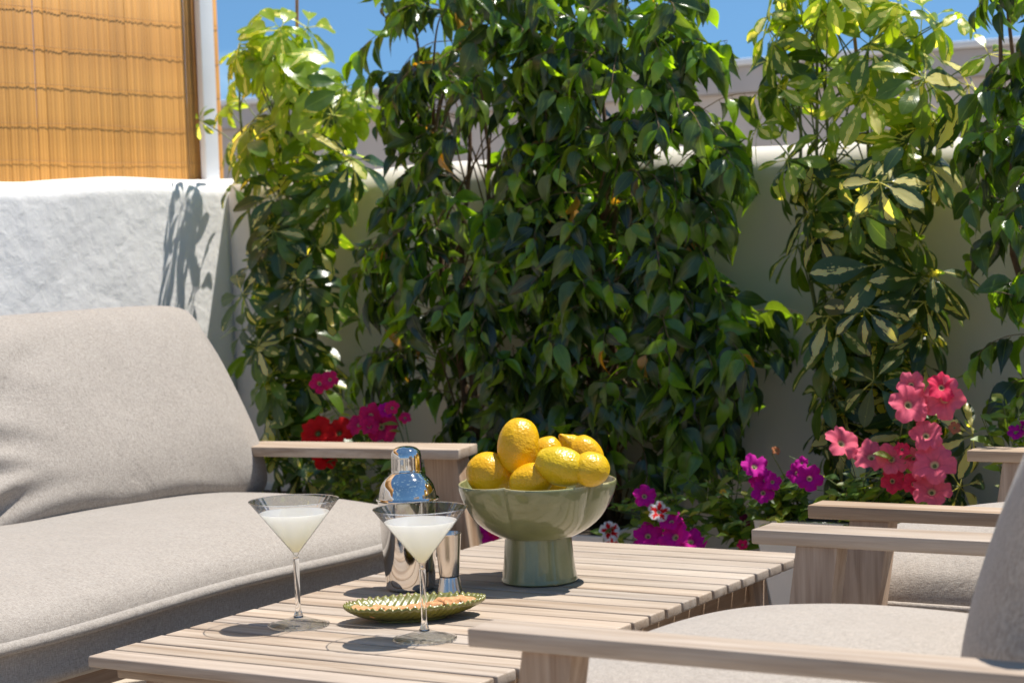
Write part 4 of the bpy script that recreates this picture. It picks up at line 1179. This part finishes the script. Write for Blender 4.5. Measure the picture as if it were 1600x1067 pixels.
lathe("cap", [(0.0262, 0.2035), (0.0268, 0.2045)] + smooth_prof([(0.0265, 0.206), (0.0262, 0.222), (0.0258, 0.232), (0.0235, 0.2390), (0.0175, 0.2440), (0.009, 0.2465), (0.0, 0.2470)], 5), M_steel, T0, sh, 80)
JX, JY = 0.231, 0.644
jg = empty("jigger", (JX, JY, 0.4005), "double-ended steel jigger standing beside the cocktail shaker", "jigger")
J0 = (JX, JY, 0.4005)
lathe("large_cup", [(0.0165, 0.0285), (0.0170, 0.030), (0.0195, 0.060), (0.0225, 0.0985), (0.0232, 0.1005), (0.0226, 0.1015), (0.0216, 0.0995), (0.018, 0.060), (0.0155, 0.034), (0.0, 0.033)], M_brush, J0, jg, 64)
lathe("small_cup", [(0.0150, 0.0005), (0.0215, 0.0), (0.0222, 0.0012), (0.0215, 0.004), (0.0190, 0.014), (0.0172, 0.0245), (0.0165, 0.0265), (0.0, 0.0265)], M_brush, J0, jg, 64)
lathe("waist_band", [(0.0162, 0.0262), (0.0166, 0.0275), (0.0162, 0.0290)], M_black, J0, jg, 48)

# ------------------------------------------------------------------ martini glasses
def martini(x, y_, label, rz=0.0):
    g = empty("cocktail_glass", (x, y_, 0.4005), label, "glass", "martini glasses with cloudy cocktail")
    g0 = (x, y_, 0.4005)
    def ribs(th, r, z, k): return r * (1 + 0.010 * 0.4 * math.cos(36 * th)), z
    lathe("bowl", [(0.0028, 0.1105), (0.0048, 0.1150)] + [(0.0048 + (0.0708 - 0.0048) * t, 0.115 + 0.0835 * t) for t in [i / 14 for i in range(1, 15)]], M_thin, g0, g, 180, ribs).data.polygons.foreach_set
    T = Tubes(); T.add([(x + 0.0708 * math.cos(a), y_ + 0.0708 * math.sin(a), 0.5990) for a in [2 * PI * i / 72 for i in range(74)]], 0.0009, n=6, caps=False)
    T.build("rim", M_solid, g)
    tl = 0.77
    lathe("cocktail", [(0.0, 0.1162), (0.0040, 0.1165)] + [(0.0040 + (0.0695 - 0.0040) * t, 0.1165 + 0.0820 * t) for t in [i / 10 * tl for i in range(1, 11)]] + [(0.0, 0.1165 + 0.0820 * tl)], M_drink, g0, g, 96)
    lathe("stem", smooth_prof([(0.0, 0.012), (0.0075, 0.0125), (0.0068, 0.0175), (0.0050, 0.024), (0.0042, 0.035), (0.0044, 0.070), (0.0048, 0.100), (0.0046, 0.1075), (0.0, 0.1085)], 5), M_solid, g0, g, 32)
    prof = smooth_prof([(0.0, 0.0165), (0.006, 0.0160), (0.014, 0.0125), (0.028, 0.0075), (0.040, 0.0035), (0.0462, 0.0015), (0.0478, 0.0008)], 5)
    lathe("foot", prof, M_foot, g0, g, 96, lambda th, r, z, k: (r * (1 + 0.008 * math.cos(10 * th)), z))
    T = Tubes(); T.add([(x + 0.0476 * math.cos(a), y_ + 0.0476 * math.sin(a), 0.4021) for a in [2 * PI * i / 60 for i in range(62)]], 0.0013, n=6, caps=False)
    T.build("foot_rim", M_solid, g)
    # inner glass layer of the foot gives the second set of reflections
    lathe("foot_hollow", [(r * 0.93, z * 0.55) for r, z in prof], M_foot, g0, g, 96)
    return g
martini(0.162, 0.310, "martini glass nearest the sofa, filled with cloudy lemon cocktail")
martini(0.412, 0.292, "martini glass in front of the shaker beside the leaf dish, filled with cloudy cocktail")

# ------------------------------------------------------------------ leaf dish with crackers
dish = empty("leaf_dish", (0.303, 0.420, 0.4005), "olive green ceramic dish shaped like a ribbed leaf holding crackers", "dish", rz=0.0)
DA = math.atan2(0.4949 - 0.3387, 0.3904 - 0.2326)
def dish_z(u, v):
    r2 = min(1.0, u * u + v * v); return 0.004 + 0.021 * r2 ** 1.6
def dish_mesh(a, b):
    V, F = [], []; nr, n = 26, 260
    for s_ in (1, 0):
        for i in range(nr + 1):
            s = i / nr
            for j in range(n):
                th = 2 * PI * j / n; u, v = s * math.cos(th), s * math.sin(th)
                sc = 1 + 0.018 * abs(math.sin(26 * th)) * s ** 3
                x = a * u * sc * (1 + 0.05 * u * abs(u)); y_ = b * v * sc
                phs = 1 if v >= 0 else -1
                rib = math.sin((x * 0.92 - abs(y_) * 0.75) * 2 * PI / 0.0105)
                z = dish_z(u, v) + (0.0016 * rib * min(1, abs(v) * 4) + 0.0035 * abs(math.sin(26 * th)) * s ** 8) * (1 if s_ else 0.8)
                if s_ == 0: z = z - 0.0035 - 0.001; z = max(z, 0.0) if s < .5 else z
                V.append((x, y_, z))
    B = (nr + 1) * n
    for i in range(nr):
        for j in range(n):
            k = (j + 1) % n
            F.append((i * n + j, i * n + k, (i + 1) * n + k, (i + 1) * n + j)); F.append((B + i * n + k, B + i * n + j, B + (i + 1) * n + j, B + (i + 1) * n + k))
    for j in range(n):
        k = (j + 1) % n; F.append((nr * n + j, nr * n + k, B + nr * n + k, B + nr * n + j))
    bm = bmesh.new(); m0 = mesh(V, F); bm.from_mesh(m0); bmesh.ops.remove_doubles(bm, verts=bm.verts, dist=1e-6); bmesh.ops.recalc_face_normals(bm, faces=bm.faces)
    return bm_mesh(bm, True)
ob = link("plate", dish_mesh(0.113, 0.060), M_plate, dish, (0.303, 0.420, 0.4025)); ob.rotation_euler = (0, 0, DA)
ob = link("foot_ring", Tubes().__class__ and mesh([(0.04 * math.cos(a) * (1.4), 0.03 * math.sin(a), z) for z in (0, 0.006) for a in [2 * PI * i / 32 for i in range(32)]], [(i, (i + 1) % 32, 32 + (i + 1) % 32, 32 + i) for i in range(32)]), M_plate, dish, (0.303, 0.420, 0.4003)); ob.rotation_euler = (0, 0, DA)
def cracker_mesh(a, b, t, seed):
    R_ = random.Random(seed); V, F = [], []; n = 28
    ph = R_.uniform(0, 6)
    prof = [(0, -t / 2), (0.85, -t / 2), (1.0, -t * 0.15), (1.0, t * 0.2), (0.85, t / 2), (0.4, t * 0.62), (0, t * 0.6)]
    for (r, z) in prof:
        for i in range(n):
            th = 2 * PI * i / n; w_ = 1 + 0.08 * math.sin(3 * th + ph) + 0.05 * math.sin(7 * th + ph)
            V.append((a * r * w_ * math.cos(th), b * r * w_ * math.sin(th), z + 0.0012 * math.sin(4 * th + ph) * r + 0.06 * a * r * r * math.cos(2 * th)))
    for k in range(len(prof) - 1):
        for i in range(n):
            j = (i + 1) % n; F.append((k * n + i, k * n + j, (k + 1) * n + j, (k + 1) * n + i))
    return mesh(V, F)
ck = [cracker_mesh(0.0165, 0.0115, 0.0055, s) for s in range(4)]
names = ["flat toasted cracker at the left tip of the leaf dish", "second cracker from the left tip of the leaf dish", "tilted cracker standing up behind the left ones", "cracker lying left of the middle of the dish",
         "cracker just left of the glass stem on the dish", "cracker overlapping it from behind, left of the glass stem", "broad cracker right of the glass stem", "cracker leaning on the broad one, right of the stem",
         "cracker standing on edge in the right half of the dish", "cracker beside the upright one, right half of the dish", "round flat cracker at the right tip of the leaf dish"]
cs, sn_ = math.cos(DA), math.sin(DA)
cpos = [(-0.082, -0.012, 0, .1), (-0.062, -0.026, .2, .15), (-0.052, -0.012, .5, .5), (-0.036, -0.034, 0, .2), (-0.012, -0.036, .1, .3), (-0.022, -0.020, .8, .35), (0.016, -0.026, .3, .55), (0.026, -0.038, -.3, .4), (0.048, -0.018, .2, .8), (0.062, -0.020, .6, .6), (0.088, -0.004, 0, .12)]
for i, (u, v, rz_, tilt) in enumerate(cpos):
    x = 0.303 + cs * u - sn_ * v; y_ = 0.420 + sn_ * u + cs * v
    z = 0.4025 + dish_z(u / 0.113, v / 0.060) + 0.007 + 0.010 * tilt
    ob = bpy.data.objects.new("cracker", ck[i % 4]); COL.objects.link(ob)
    if not ob.data.materials: ob.data.materials.append(M_cracker)
    ob.location = (x, y_, z); ob.rotation_euler = (tilt + 0.35, rnd.uniform(-.3, .3), DA + rz_)
    tag(ob, names[i], "cracker", "crackers on the leaf dish")
print("objects", len(bpy.data.objects), "tris", sum(len(o.data.polygons) * 2 for o in bpy.data.objects if o.type == 'MESH'))
